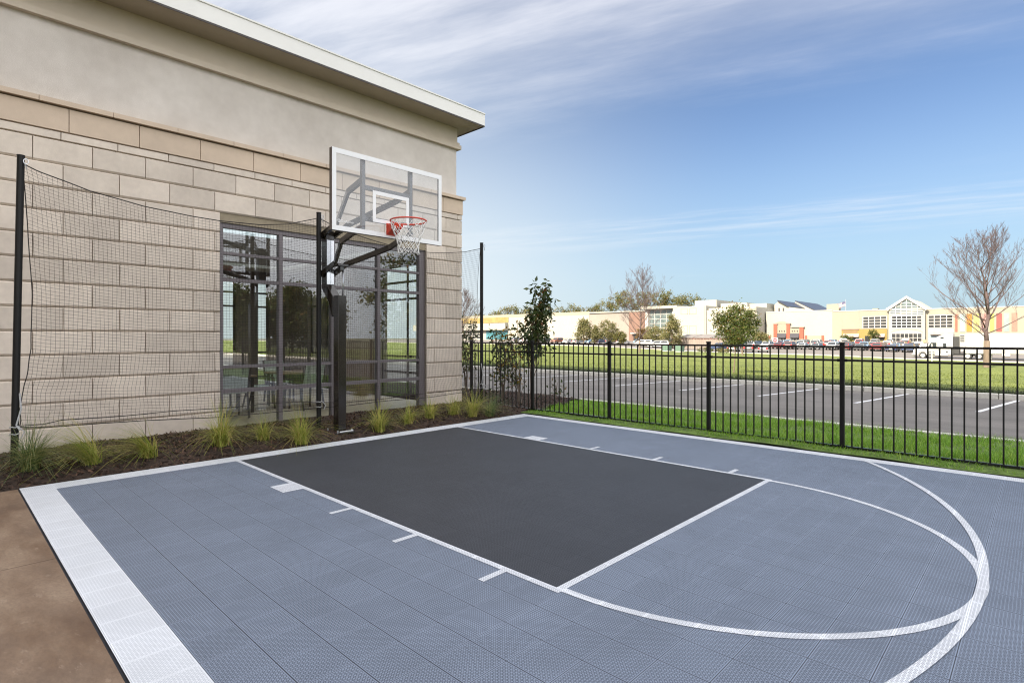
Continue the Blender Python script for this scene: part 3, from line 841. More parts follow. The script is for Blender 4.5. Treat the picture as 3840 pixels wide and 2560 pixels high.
board = hp(b, 'backboard', M['board_glass'])
b = MB()
for (x0, x1, z0, z1) in ((-BX, BX, BZ1 - .03, BZ1), (-BX, BX, BZ0, BZ0 + .03), (-BX, -BX + .03, BZ0 + .03, BZ1 - .03), (BX - .03, BX, BZ0 + .03, BZ1 - .03)):
    b.box(x0, x1, BY + .0145, BY + .06, z0, z1)
for x0, x1 in ((-BX, -BX + .02), (BX - .02, BX)): b.box(x0, x1, BY - .0, BY + .0142, BZ0, BZ1)
hp(b, 'frame', M['board_edge'], parent=board)
b = MB(); y0, y1 = BY - .003, BY + .0036
for (x0, x1, z0, z1) in ((-BX + .003, BX, BZ1 - .062, BZ1 + .002), (-BX + .003, BX, BZ0 - .001, BZ0 + .06), (-BX + .003, -BX + .062, BZ0 + .06, BZ1 - .062), (BX - .058, BX, BZ0 + .06, BZ1 - .062)):
    b.box(x0, x1, y0, y1, z0, z1)
hp(b, 'white_border', M['board_white'], parent=board)
b = MB()
for (x0, x1, z0, z1) in ((-.295, .305, 3.425, 3.475), (-.295, .305, 3.055, 3.105), (-.295, -.245, 3.105, 3.425), (.255, .305, 3.105, 3.425)): b.box(x0, x1, BY + .001, BY + .0036, z0, z1)
hp(b, 'target_outline', M['board_white'], parent=board)
for sx in (-.398, .385): b = MB(); b.box(sx - .025, sx + .025, BY + .0605, BY + .11, BZ0 + .01, BZ1 - .03); hp(b, 'strut', M['hoop_black'])
for z in (3.485, 3.07): b = MB(); b.box(-.372, .359, BY + .064, BY + .105, z, z + .06); hp(b, 'cross_strut', M['hoop_black'])
RY, RZ, RR = -.988, 3.05, .238
b = MB(); b.tube([(RR * math.cos(2 * PI * i / 48), RY + RR * math.sin(2 * PI * i / 48), RZ) for i in range(48)], .0105, 8, closed=True)
rim = hp(b, 'rim', M['rim'], smooth=True)
b = MB()
b.box(-.085, .085, BY - .016, BY - .0035, 2.905, 3.065)
b.prism([(BY - .016, 2.915), (BY - .016, 3.055), (BY - .175, 3.055), (BY - .155, 2.985)], 'x', -.078, .078)
hp(b, 'rim_bracket', M['rim'], .004)
for i in range(12):
    hk = MB()
    a = 2 * PI * i / 12 + .13
    c, s = math.cos(a), math.sin(a)
    hk.tube([(RR * c * 1.01, RY + RR * s * 1.01, RZ - .008), (RR * c, RY + RR * s, RZ - .024), (RR * c * .95, RY + RR * s * .95, RZ - .020)], .0035, 5)
    hp(hk, 'net_hook', M['rim'], parent=rim)
nt_ = MB()
ZR = [3.03, 2.955, 2.885, 2.82, 2.76, 2.705, 2.655, 2.62]
RRr = [.236, .215, .19, .165, .147, .136, .138, .146]
for i in range(12):
    for sgn in (-1, 1):
        pts = []
        for j, (z, r_) in enumerate(zip(ZR, RRr)):
            a = 2 * PI * (i + sgn * .5 * j) / 12 + .13
            wob = 1 + .03 * math.sin(i * 2.1 + j * 1.7)
            pts.append((r_ * wob * math.cos(a), RY + r_ * wob * math.sin(a), z + .006 * math.sin(i * 1.3 + j)))
        nt_.tube(pts, .0042, 5)
for j in range(1, 8):
    for i in range(12):
        a = 2 * PI * (i + (.5 if j % 2 else 0)) / 12 + .13
        x, y = RRr[j] * math.cos(a), RY + RRr[j] * math.sin(a)
        nt_.tube([(x, y, ZR[j] + .012), (x, y, ZR[j] - .012)], .0075, 5)
hp(nt_, 'net', M['nylon'], smooth=True)
# maker's wordmark printed on the glass
def text_obj(s, size, m_, name, loc, rot, parent, ext=0.0008):
    cu = bpy.data.curves.new(name, 'FONT'); cu.body = s; cu.size = size; cu.extrude = ext
    t = bpy.data.objects.new(name, cu); COL.objects.link(t)
    bpy.context.view_layer.update()
    me = bpy.data.meshes.new_from_object(t.evaluated_get(bpy.context.evaluated_depsgraph_get()))
    bpy.data.objects.remove(t); bpy.data.curves.remove(cu)
    me.materials.clear(); me.materials.append(m_)
    me.transform(Matrix.Translation(Vector(loc)) @ Matrix.Rotation(R(rot[2]), 4, 'Z') @ Matrix.Rotation(R(rot[0]), 4, 'X'))
    o = bpy.data.objects.new(name, me); COL.objects.link(o)
    o.parent = parent
    return o
text_obj('Goalsetter', .044, M['board_white'], 'wordmark', (-.772, BY + .0022, 2.982), (90, 0, 0), board)
b = MB()
b.tube([(-.795 + .019 * math.cos(t * PI / 9), BY + .0022, 2.995 + .019 * math.sin(t * PI / 9)) for t in range(18)], .0035, 5, closed=True)
b.box(-.80, -.79, BY + .001, BY + .0034, 2.976, 3.014)
hp(b, 'emblem', M['board_white'], parent=board)

# =================================================================== SAFETY NET AND ITS POLES
PL, PM, PR = (-3.80, 1.30), (-.16, 1.13), (3.94, 1.67)
def net_pole(x, y, x2, y2, h, label, z0=.04):
    t = empty('net_pole', (x, y, z0), label, 'pole', 'poles carrying the safety net')
    b = MB(); b.tube([(0, 0, -.25), (x2 - x, y2 - y, h)], .036, 16); b.build('pole', M['black_metal'], t, smooth=False)
    for q in b.f[:]: pass
    b = MB(); b.tube([(x2 - x, y2 - y, h + .001), (x2 - x, y2 - y, h + .012)], .039, 16); b.build('cap', M['black_metal'], t)
    b = MB()
    px, py = x2 - x, y2 - y
    b.tube([(px + .04 + .022 * math.cos(k * PI / 5), py - .045, h - .06 + .03 * math.sin(k * PI / 5)) for k in range(10)], .005, 5, closed=True)
    b.tube([(px + .03, py - .048, h - .09), (px + .05, py - .045, h - .15)], .006, 5)
    b.build('eye_hook', M['galv'], t)
    b = MB()
    for zz in (.42, .50): b.tube([(.045 * math.cos(k * PI / 4) + px * .13, .045 * math.sin(k * PI / 4) + py * .13, zz - z0 + .006 * math.sin(k * 3)) for k in range(8)], .006, 5, closed=True)
    b.tube([(.04, -.04, .46), (.09, -.05, .40), (.06, -.05, .33)], .006, 5)
    b.build('tie_cord', M['tie'], t)
    return t
net_pole(PL[0], PL[1], PL[0] + .06, PL[1] - .04, 3.52, 'black net pole leaning slightly at the near left end of the wall')
net_pole(PM[0], PM[1], PM[0], PM[1], 3.42, 'black net pole standing just behind the hoop post')
net_pole(PR[0], PR[1], PR[0], PR[1], 3.50, 'black net pole at the far corner beside the fence end')

def interp(t, tab):
    for (a, za), (c, zc) in zip(tab, tab[1:]):
        if t <= c: return za + (zc - za) * (t - a) / (c - a)
    return tab[-1][1]
TOPL = [(-3.75, 3.50), (-3.60, 3.43), (-3.12, 3.286), (-2.555, 3.191), (-1.987, 3.149), (-1.63, 3.137), (-1.07, 3.154), (-.646, 3.222), (-.16, 3.385)]
BOTL = [(-3.75, .49), (-3.53, .464), (-3.06, .458), (-2.5, .448), (-1.64, .405), (-.86, .40), (-.16, .40)]
TOPR = [(-.16, 3.385), (.05, 3.327), (.5, 3.235), (.86, 3.19), (1.28, 3.155), (1.98, 3.125), (2.37, 3.15), (2.85, 3.20), (3.4, 3.29), (3.9, 3.42)]
BOTR = [(-.16, .40), (.4, .385), (1.2, .39), (2.3, .36), (3.5, .37), (3.9, .36)]
EDGEL = [(.45, -3.752), (.85, -3.736), (1.09, -3.684), (1.40, -3.645), (2.06, -3.641), (2.80, -3.674), (3.35, -3.717), (3.5, -3.745)]
NV, NF, cnt = [], [], 0
def strands(lines, r, horizontal):
    """3-sided cords along many polylines given as (n, m, 3)"""
    global cnt
    A = np.asarray(lines, np.float32); n, m_, _ = A.shape
    offs = np.array([[0, r, 0], [0, -.5 * r, .87 * r], [0, -.5 * r, -.87 * r]] if horizontal else [[0, r, 0], [.87 * r, -.5 * r, 0], [-.87 * r, -.5 * r, 0]], np.float32)
    V = (A[:, :, None, :] + offs).reshape(-1, 3)
    i = np.arange(n)[:, None, None] * (m_ * 3); j = np.arange(m_ - 1)[None, :, None] * 3; k = np.arange(3)[None, None, :]
    a = i + j + k; b_ = i + j + (k + 1) % 3
    F = np.stack([a, b_, b_ + 3, a + 3], -1).reshape(-1, 4) + cnt
    NV.append(V); NF.append(F); cnt += len(V)
def net_panel(x0, y0, x1, y1, top, bot, cols, rows, edge=None, bow=0.0):
    G = np.zeros((cols + 1, rows + 1, 3))
    for i in range(cols + 1):
        s = i / cols; x = x0 + (x1 - x0) * s; y = y0 + (y1 - y0) * s
        zt, zb = interp(x, top), interp(x, bot)
        for j in range(rows + 1):
            t = j / rows; z = zb + (zt - zb) * t
            xx = x
            if edge:
                xe = interp(z, edge); xx = x1 + (x - x1) * (xe - x1) / (x0 - x1)
            if bow: xx = x - bow * math.sin(PI * t) ** .8 * s ** 3
            w = 4 * s * (1 - s)
            yy = y + .05 * w * math.sin(PI * t) + .012 * math.sin(9 * s + 3 * t) * w - .05 * max(0, .12 - t) / .12 * w
            zz = z - .03 * math.sin(PI * t) * math.exp(-s * 9) - .010 * math.sin(17 * s + 5 * t) * t * (1 - t) * 2
            # slack mesh drops where it is gathered near the ropes
            xx += .010 * math.sin(j * .9 + i * .35) * math.exp(-t * 7) + .004 * math.sin(i * .55 + j * .21)
            G[i, j] = (xx, yy, zz)
    return G
GL = net_panel(PL[0] + .05, PL[1], PM[0], PM[1], TOPL, BOTL, 80, 72, EDGEL)
GR = net_panel(PM[0], PM[1], PR[0] - .04, PR[1], TOPR, BOTR, 90, 72, None, .10)
for G in (GL, GR):
    strands(G, .00165, False)
    strands(G.transpose(1, 0, 2), .00165, True)
net = empty('safety_net', (0, 1.2, .4), 'black knotted safety net strung between three poles in front of the wall', 'safety net')
o = fast_mesh('netting', np.concatenate(NV), np.concatenate(NF), M['net_black']); put_under(o, net)
b = MB()
for G in (GL, GR):
    b.tube([tuple(p) for p in G[:, -1]], .0068, 6); b.tube([tuple(p) for p in G[:, 0]], .0065, 6)
b.tube([tuple(p) for p in GL[0]], .0055, 5); b.tube([tuple(p) for p in GR[-1]], .0045, 5)
o = b.build('border_rope', M['rope']); put_under(o, net)
b = MB()
b.tube([(-3.75, 1.27, .51), (-3.55, 1.26, .505)] + [(x, 1.30 - .0467 * (x + 3.8) - .03, .532 + .006 * math.sin(x * 5)) for x in np.linspace(-3.37, -.5, 16)] + [(PM[0] - .02, 1.08, .49)], .0055, 5)
b.tube([(PM[0] + .02, 1.09, .49), (.3, 1.16, .44)] + [(x, 1.13 + .132 * (x + .16) - .03, .435 + .006 * math.sin(x * 4)) for x in np.linspace(.5, 3.6, 14)] + [(PR[0] - .03, 1.64, .46)], .0055, 5)
o = b.build('tension_rope', M['rope']); put_under(o, net)
b = MB()
b.tube([(PL[0] + .05, 1.27, .88), (PL[0] + .06, 1.25, .70), (PL[0] + .02, 1.26, .52), (PL[0] + .05, 1.25, .46)], .009, 5)
o = b.build('tie_cord', M['tie']); put_under(o, net)
b = MB()
b.tube([(PR[0] - .05, 1.63, .95), (PR[0] - .03, 1.60, .72), (PR[0] - .05, 1.61, .52), (PR[0] - .02, 1.60, .42)], .008, 5)
o = b.build('tie_cord', M['tie']); put_under(o, net)

# =================================================================== FENCE
FX_ = 4.13
fence = empty('metal_fence', (FX_, -3, 0), 'long black metal picket fence with square posts between court and car park', 'fence')
posts = [2.19] + [.385 - 1.81 * k for k in range(0, 7)]
def fz(y): return 0.0
for i, y in enumerate(posts):
    b = MB(); b.box(FX_ - .026, FX_ + .026, y - .026, y + .026, -.25, 1.425)
    b.prism([(FX_ - .030, 1.4255), (FX_ + .030, 1.4255), (FX_ + .030, 1.437), (FX_ + .018, 1.446), (FX_ - .018, 1.446), (FX_ - .030, 1.437)], 'y', y - .030, y + .030)
    put_under(b.build('post', M['black_metal'], bevel=.002), fence)
for i in range(len(posts) - 1):
    a, c = posts[i] - .026, posts[i + 1] + .026
    n = 15
    b = MB()
    for k in range(n):
        y = a + (c - a) * (k + .75) / (n + .5)
        b.box(FX_ - .008, FX_ + .008, y - .008, y + .008, .045, 1.376)
    pan = put_under(b.build('picket_panel', M['black_metal']), fence)
    for z0, z1 in ((1.370, 1.398), (1.190, 1.218), (.038, .068)):
        b = MB(); b.box(FX_ - .0135, FX_ + .0135, c, a, z0, z1)
        o = b.build('rail', M['rail_black']); o.parent = pan
    for yy, s in ((a, -1), (c, 1)):
        for z in (1.204, .053):
            b = MB(); b.box(FX_ - .018, FX_ + .018, yy, yy + s * .03, z - .019, z + .019); o = b.build('bracket', M['black_metal']); o.parent = pan

# =================================================================== ORNAMENTAL GRASSES
def clump(x, y, h, n, m_, label, lean=(0, 0), seed=0):
    rn = np.random.default_rng(seed)
    z0 = zmulch(x, y)
    n = int(n * 1.5)
    L = h * rn.uniform(.65, 1.75, n)
    th = rn.uniform(0, 2 * PI, n)
    k = rn.beta(1.9, 1.2, n)           # 0 upright .. 1 sprawling
    lm = math.hypot(*lean)
    th = np.where(rn.uniform(0, 1, n) < min(.75, lm * 1.4), math.atan2(lean[1], lean[0]) + rn.normal(0, .75, n), th)
    dirn = np.stack([np.cos(th), np.sin(th), 0 * th], 1)
    base = np.stack([rn.normal(0, .035, n), rn.normal(0, .035, n), np.zeros(n)], 1)
    side = np.stack([-np.sin(th), np.cos(th), 0 * th], 1)
    W = rn.uniform(.0035, .0075, n)[:, None]
    rows = []; S = 6
    ln = np.array([lean[0], lean[1], 0.0]) * .6
    for i in range(S + 1):
        t = i / S
        out = (k * (.35 * t + .95 * t * t))[:, None]
        upz = (t * (1 - .15 * k) - (.12 + .68 * k) * t ** 2.4 * (.35 + .72 * k))[:, None]
        c = base + L[:, None] * (dirn * out + ln * t * t + np.array([0, 0, 1.0]) * np.maximum(upz, -.0))
        c[:, 2] = np.maximum(c[:, 2], .004)
        w = W * (1 - t * .92) * .5 + .0004
        rows += [c - side * w, c + side * w]
    V = np.stack(rows, 1).reshape(-1, 3); kk = 2 * (S + 1)
    bs = (np.arange(n) * kk)[:, None]
    F = np.concatenate([bs + np.array([2 * i, 2 * i + 1, 2 * i + 3, 2 * i + 2]) for i in range(S)], 1).reshape(-1, 4)
    o = fast_mesh('ornamental_grass', V, F, m_)
    o.location = (x, y, z0 - .005)
    return tag(o, label, 'ornamental grass', 'ornamental grass clumps along the wall')
G_ = 'ornamental grass clumps along the wall'
CL = [(-3.70, .84, .50, 300, 'orn_blue', (.1, -.1), 'dark green grass clump around the foot of the leftmost net pole'),
      (-3.17, .72, .44, 260, 'orn', (-.55, .05), 'yellow green grass clump swept left, second from the left pole'),
      (-2.60, .72, .40, 240, 'orn', (-.55, -.05), 'yellow green grass clump swept left, midway along the stone wall'),
      (-1.76, .75, .46, 300, 'orn', (.0, -.05), 'broad green grass clump below the left edge of the window'),
      (-1.17, .82, .33, 150, 'orn', (-.05, .0), 'small thin grass clump under the first window panes'),
      (-.79, .45, .44, 240, 'orn', (-.1, .05), 'tall grass clump just left of the middle net pole'),
      (.56, .52, .42, 210, 'orn', (.0, .05), 'upright grass clump right of the hoop post'),
      (1.20, .63, .32, 150, 'orn', (.15, .0), 'low loose grass clump below the right window panes'),
      (1.80, .79, .34, 190, 'orn', (.1, .0), 'low wide grass clump under the right window jamb'),
      (2.35, .78, .40, 160, 'orn', (.1, .05), 'narrow upright grass clump before the far stone pier'),
      (2.62, .56, .46, 230, 'orn', (.15, .0), 'tall yellow green grass clump near the building corner'),
      (3.02, .50, .40, 200, 'orn_blue', (.25, .0), 'blue green grass clump by the far corner of the court')]
for i, (x, y, h, n, m_, ln, lab) in enumerate(CL): clump(x, y, h, n, M[m_], lab, ln, 40 + i)

# =================================================================== SHRUBS BEYOND THE FENCE
def shrub(x, y, h, nst, spread, lean, dens, lab, seed, z0=-.03, gold=0.0, low=.25, leaf=.105):
    rn = random.Random(seed); nr = np.random.default_rng(seed)
    root = empty('leafy_shrub', (x, y, z0), lab, 'shrub', 'young leafy shrubs behind the fence')
    st_ = MB(); pts = []
    for i in range(nst):
        a = rn.uniform(0, 2 * PI); hh = h * rn.uniform(.62, 1.0) if i else h
        tx, ty = spread * rn.uniform(.3, 1) * math.cos(a) + lean[0], spread * rn.uniform(.3, 1) * math.sin(a) + lean[1]
        path = [(.03 * math.cos(a), .03 * math.sin(a), -.05)]
        for t in (.2, .4, .6, .8, 1.0):
            path.append((tx * t ** 1.3 + rn.gauss(0, .02), ty * t ** 1.3 + rn.gauss(0, .02), hh * t))
        st_.tube(path, [.013, .012, .010, .008, .006, .003], 5)
        for _ in range(int(dens * hh)):
            t = low + (1 - low) * rn.random() ** .8
            k = min(4, int(t * 5)); p = Vector(path[k]).lerp(Vector(path[k + 1]), t * 5 - k if t < 1 else 1)
            w = .16 * (1.15 - t) + .035
            pts.append((p.x + rn.gauss(0, w), p.y + rn.gauss(0, w), p.z + rn.gauss(0, .06)))
            if rn.random() < .25: st_.tube([tuple(p), pts[-1]], .0028, 3)
    st_.build('stem', M['stem'], root, fix=False)
    P_ = np.array(pts); cut = int(len(P_) * (1 - gold))
    nr.shuffle(P_)
    V, F = leaves(P_[:cut], leaf, .75, .46)
    fast_mesh('foliage', V, F, M['shrub'], root)
    if gold:
        V, F = leaves(P_[cut:], .10, .5, .42); fast_mesh('autumn_foliage', V, F, M['shrub_gold'], root)
    return root
shrub(6.15, 2.15, 2.85, 8, .46, (-.05, -.15), 46, 'tallest dark leafy shrub rising above the second fence post', 5, low=.46, leaf=.145)
shrub(5.0, 1.50, 1.95, 5, .38, (-.10, .35), 44, 'shrub with a golden brown branch left of the second fence post', 6, gold=.38, low=.25)
shrub(5.9, 4.30, 2.25, 6, .45, (-.2, .0), 40, 'sparse shrub seen between the building corner and the far net pole', 8, z0=-.06, low=.3)
shrub(5.75, 2.75, 1.75, 5, .38, (-.1, .0), 44, 'lower thin leafed shrub right of the far net pole', 9, low=.2)
shrub(6.45, 1.62, .62, 3, .16, (0, 0), 24, 'small knee high seedling at the end of the mulch bed', 10, low=.1)

sheet('north_lawn', -60, 7.40, 2.64, 120, -.20, M['lawn'])
sheet('south_lawn', -60, 7.40, -140, -8.0, -.14, M['lawn'])

# =================================================================== MALL
MW = mat('mall_white', (0.345, 0.33, 0.28), 0.85, 0.03, .12)
MCR = mat('mall_cream', (0.285, 0.262, 0.20), 0.85, 0.03, .12)
MTP = mat('mall_taupe', (0.27, 0.235, 0.20), 0.85, 0.05, .15)
MBR = mat('mall_brick', (0.20, 0.12, 0.09), 0.9, 0.1, .6)
MOR = mat('mall_orange', (0.33, 0.085, 0.05), 0.8, 0.05, .5)
MGO = mat('mall_gold', (0.25, 0.185, 0.055), 0.8, 0.06, .3)
MGY = mat('mall_grey', (0.24, 0.29, 0.31), 0.8, 0.04, .3)
MGL = mat('mall_glass', (0.035, 0.035, 0.035), 0.12, 0.3, .4, spec=0.6)
MGL2 = mat('mall_glass_pale', (0.11, 0.14, 0.135), 0.15, 0.4, .5, spec=0.6)
MAW = mat('awning_dark', (0.055, 0.052, 0.06), 0.8, 0.1)
MAT_ = mat('awning_tan', (0.34, 0.26, 0.22), 0.8, 0.1, 1)
MST = mat('tan_stone_base', (0.38, 0.30, 0.17), 0.9, 0.12, 2)
MSOL = mat('solar_panel', (0.035, 0.036, 0.05), 0.35, 0.1, .3)
MWF = mat('white_frame', (0.45, 0.43, 0.39), 0.6, 0.02)
def bxo(name, m_, parent, boxes, sub=None):
    for q in boxes:
        b = MB(); b.box(*q)
        o = b.build(name, m_)
        if sub is not None: o.parent = sub
        else: put_under(o, parent)
    return o
def wgrid(parent, X, y0, y1, z0, z1, nc, nr, fr=.16, glass=MGL, name='window'):
    b = MB()
    for i in range(nc + 1):
        y = y0 + (y1 - y0) * i / nc; b.box(X - .16, X - .02, y - fr / 2, y + fr / 2, z0 - fr / 2, z1 + fr / 2)
    for j in range(nr + 1):
        z = z0 + (z1 - z0) * j / nr
        for i in range(nc): b.box(X - .155, X - .025, y0 + (y1 - y0) * i / nc + fr / 2, y0 + (y1 - y0) * (i + 1) / nc - fr / 2, z - fr / 2, z + fr / 2)
    w = put_under(b.build(name, MWF), parent)
    g = MB(); g.box(X - .06, X - .03, y0, y1, z0, z1); o = g.build('pane', glass); o.parent = w
    return w
F0 = 231.0
mall = empty('mall_building', (F0, 30, 0), 'long white shopping mall with a glazed white gable over its entrance', 'building')
bxo('white_wall', MW, mall, [(F0, 290, 48.4, 71.6, -2, 11.3)])
bxo('cream_wall', MCR, mall, [(F0, 290, 30.95, 48.38, -2, 10.9), (F0, 290, -60, 20.95, -2, 10.8)])
bxo('coping', MWF, mall, [(F0 - .15, F0 + .6, 48.45, 71.55, 11.3, 11.55), (F0 - .15, F0 + .6, 31, 48.3, 10.9, 11.15), (F0 - .15, F0 + .6, -60, 20.9, 10.8, 11.05)])
bxo('wall_joint', MTP, mall, [(F0 - .03, F0, 39.95, 40.05, 4.4, 10.9), (F0 - .03, F0, 45.25, 45.35, 4.4, 10.9), (F0 - .03, F0, 40, 45.3, 4.42, 4.5), (F0 - .03, F0, 31, 40, 7.9, 7.98), (F0 - .03, F0, 31, 40, 4.5, 4.58)])
GX_ = 229.6
b = MB(); b.prism([(20.98, -2), (30.92, -2), (30.92, 11.2), (25.95, 14.9), (20.98, 11.0)], 'x', GX_, 262)
put_under(b.build('gable_block', MW), mall)
b = MB(); b.bars([(GX_ - .3, 31.5, 10.95), (GX_ - .3, 25.95, 15.05), (GX_ - .3, 20.4, 10.75)], .9, .55, (1, 0, 0)); put_under(b.build('gable_rafter', MWF), mall)
b = MB(); b.poly([(GX_ - .04, 21.6, 11.1), (GX_ - .04, 25.95, 14.3), (GX_ - .04, 30.3, 11.25)]); b.quad((GX_ - .04, 21.4, 9.0), (GX_ - .04, 30.5, 9.0), (GX_ - .04, 30.5, 10.8), (GX_ - .04, 21.4, 10.8))
gw = put_under(b.build('gable_window', MGL2, fix=False), mall)
b = MB()
for i in range(1, 6):
    y = 21.5 + 9 * i / 6; zt = 14.4 - abs(y - 25.95) * .74; b.box(GX_ - .2, GX_ - .05, y - .1, y + .1, 9.0, zt)
for z, w in ((12.0, 3.3), (13.1, 1.6)): b.box(GX_ - .19, GX_ - .055, 25.95 - w, 25.95 + w, z - .1, z + .1)
for z in (9.0, 9.55, 10.15, 10.75, 11.15): b.box(GX_ - .18, GX_ - .06, 21.4, 30.5, z - .13, z + .13)
o = b.build('muntin', MWF); o.parent = gw
wgrid(mall, GX_, 21.8, 30.1, 4.6, 8.7, 6, 4, .2)
wgrid(mall, F0, 31.8, 38.8, 4.6, 8.75, 4, 4, .2)
wgrid(mall, F0, 13.9, 20.3, 4.6, 8.7, 4, 4, .2)
en = wgrid(mall, GX_, 21.8, 30.1, -.2, 2.7, 7, 2, .14, name='entrance_door')
b = MB()
for i in range(11): 
    a, c = PI * i / 12 + PI / 12, PI * (i + 1) / 12 + PI / 12
    b.bars([(GX_ - .05, 25.95 + 4.4 * math.cos(a), 2.9 + 1.3 * math.sin(a)), (GX_ - .05, 25.95 + 4.4 * math.cos(c), 2.9 + 1.3 * math.sin(c))], .08, .08, (1, 0, 0))
put_under(b.build('entrance_arch', MCR), mall)
bxo('pier_base', MST, mall, [(GX_ - .25, GX_, 30.15, 31.2, -2, .55), (GX_ - .25, GX_, 20.7, 21.75, -2, .55)])
bxo('grey_shopfront', MGY, mall, [(F0 - .25, F0, 13.6, 20.4, -2, 4.35)])
b = MB(); b.prism([(F0 - 1.6, 2.3), (F0 - .25, 3.2), (F0 - .25, 2.1)], 'y', 13.8, 19.6); put_under(b.build('shop_awning', MAT_), mall)
# coloured banners on the right hand wall
BC = [((0.279, 0.099, 0.062), 12.75, 13.35), ((0.260, 0.341, 0.322), 10.95, 12.2), ((0.384, 0.174, 0.031), 9.2, 10.5), ((0.341, 0.310, 0.112), 7.4, 8.8), ((0.341, 0.186, 0.161), 5.6, 6.9), ((0.310, 0.285, 0.081), 3.9, 4.9), ((0.260, 0.074, 0.062), 2.1, 3.4), ((0.223, 0.267, 0.260), .4, 1.7), ((0.341, 0.167, 0.124), -1.4, -.1)]
for i, (c_, y0, y1) in enumerate(BC):
    bxo('wall_banner', mat('banner_%d' % i, c_, .8, .12, .5), mall, [(F0 - .1, F0, y0, y1, 3.2, 8.95)])
# orange pillared shopfront
sf = bxo('shopfront_panel', MCR, mall, [(F0 - .5, F0, 58.0, 68.5, -2, 4.9), (F0 - .45, F0, 62.8, 68.4, 4.9, 6.6), (F0 - .2, F0, 51.8, 57.4, -2, 2.0)])
b = MB(); b.prism([(62.9, 6.6), (68.3, 6.6), (68.2, 7.0), (66.6, 7.6), (65.3, 7.7), (64.0, 7.3), (63.0, 6.95)], 'x', F0 - .5, F0); o = b.build('curved_crown', MCR); o.parent = sf
bxo('orange_pillar', MOR, mall, [(F0 - .8, F0 - .45, y0, y1, .75, zt) for y0, y1, zt in ((67.3, 68.6, 6.6), (62.7, 63.9, 6.6), (57.9, 59.3, 5.2))]
    + [(F0 - .4, F0 - .2, y0, y1, -2, 2.1) for y0, y1 in ((56.8, 57.5), (51.1, 51.9))] + [(F0 - .4, F0, 70.0, 70.7, -2, 2.0)], sf)
bxo('pillar_base', MST, mall, [(F0 - .85, F0 - .45, y0, y1, -2, .75) for y0, y1 in ((67.25, 68.65), (62.65, 63.95), (57.85, 59.35))], sf)
bxo('pillar_cap', MAT_, mall, [(F0 - 1.0, F0 - .3, y0, y1, z, z + .3) for y0, y1, z in ((67.0, 68.9, 6.6), (62.4, 64.2, 6.6), (57.6, 62.4, 5.2))], sf)
for y0, y1 in ((64.0, 67.2), (59.4, 62.6)):
    b = MB(); b.prism([(F0 - 1.7, 1.25), (F0 - .5, 2.9), (F0 - .5, 1.25)], 'y', y0, y1); o = b.build('dark_awning', MAW); o.parent = sf
wgrid(mall, F0 - .5, 64.0, 67.2, -.3, 1.2, 3, 1, .16, name='shop_door'); wgrid(mall, F0 - .5, 59.4, 62.6, -.3, 1.2, 3, 1, .16, name='shop_door')
bxo('goose_lamp', MAW, mall, [(F0 - .9, F0 - .5, y, y + .16, 3.6, 4.1) for y in (64.6, 65.5, 66.4, 60.0, 60.9, 61.8)], sf)
# gold shopfront
gs = bxo('gold_shopfront', MGO, mall, [(F0 - .5, F0, 31.6, 45.3, -2, 4.35)])
for y0, y1 in ((39.9, 44.9), (32.2, 36.0)):
    b = MB(); b.prism([(F0 - 1.5, 1.5), (F0 - .5, 2.7), (F0 - .5, 1.5)], 'y', y0, y1); o = b.build('tan_awning', MAT_); o.parent = gs
bxo('shop_glass', MGL, mall, [(F0 - .56, F0 - .51, 40.1, 44.8, .2, 1.6), (F0 - .56, F0 - .51, 32.4, 35.8, .2, 1.5), (F0 - .56, F0 - .51, 36.6, 38.1, -.8, 1.9)], gs)
bxo('cornice', MBR, mall, [(F0 - .7, F0, 39.9, 45.3, 3.95, 4.3), (F0 - .56, F0 - .5, 40.4, 44.8, 3.1, 3.5)], gs)
# roof gear
bxo('roof_unit', MCR, mall, [(236, 239, 47.5, 51.5, 11, 14.0), (240, 243, 36, 37.6, 11, 12.0)])

sol = empty('solar_roof_building', (250, 62, 11), 'white building with two sloping dark solar panel roofs behind the mall front', 'building')
b = MB()
b.prism([(71.7, -2), (57, -2), (57, 11.8), (66.5, 13.7), (70.1, 16.2), (71.7, 14.8)], 'x', 241, 262.9)
b.prism([(71.5, -2), (46, -2), (46, 11.4), (62.5, 12.6), (70.0, 17.0), (71.5, 15.6)], 'x', 263, 298)
put_under(b.build('wall', MW), sol)
b = MB(); b.prism([(70.3, 16.25), (66.4, 13.75), (66.4, 14.05), (70.3, 16.6)], 'x', 240, 262.95); put_under(b.build('solar_panel', MSOL), sol)
b = MB(); b.prism([(70.3, 17.1), (61.8, 12.3), (61.8, 12.7), (70.3, 17.5)], 'x', 263.0, 298); put_under(b.build('solar_panel', MSOL), sol)
bxo('small_window', MAW, sol, [(240.9, 241, y, y + .55, 12.0, 13.4) for y in (69.6, 68.0)])

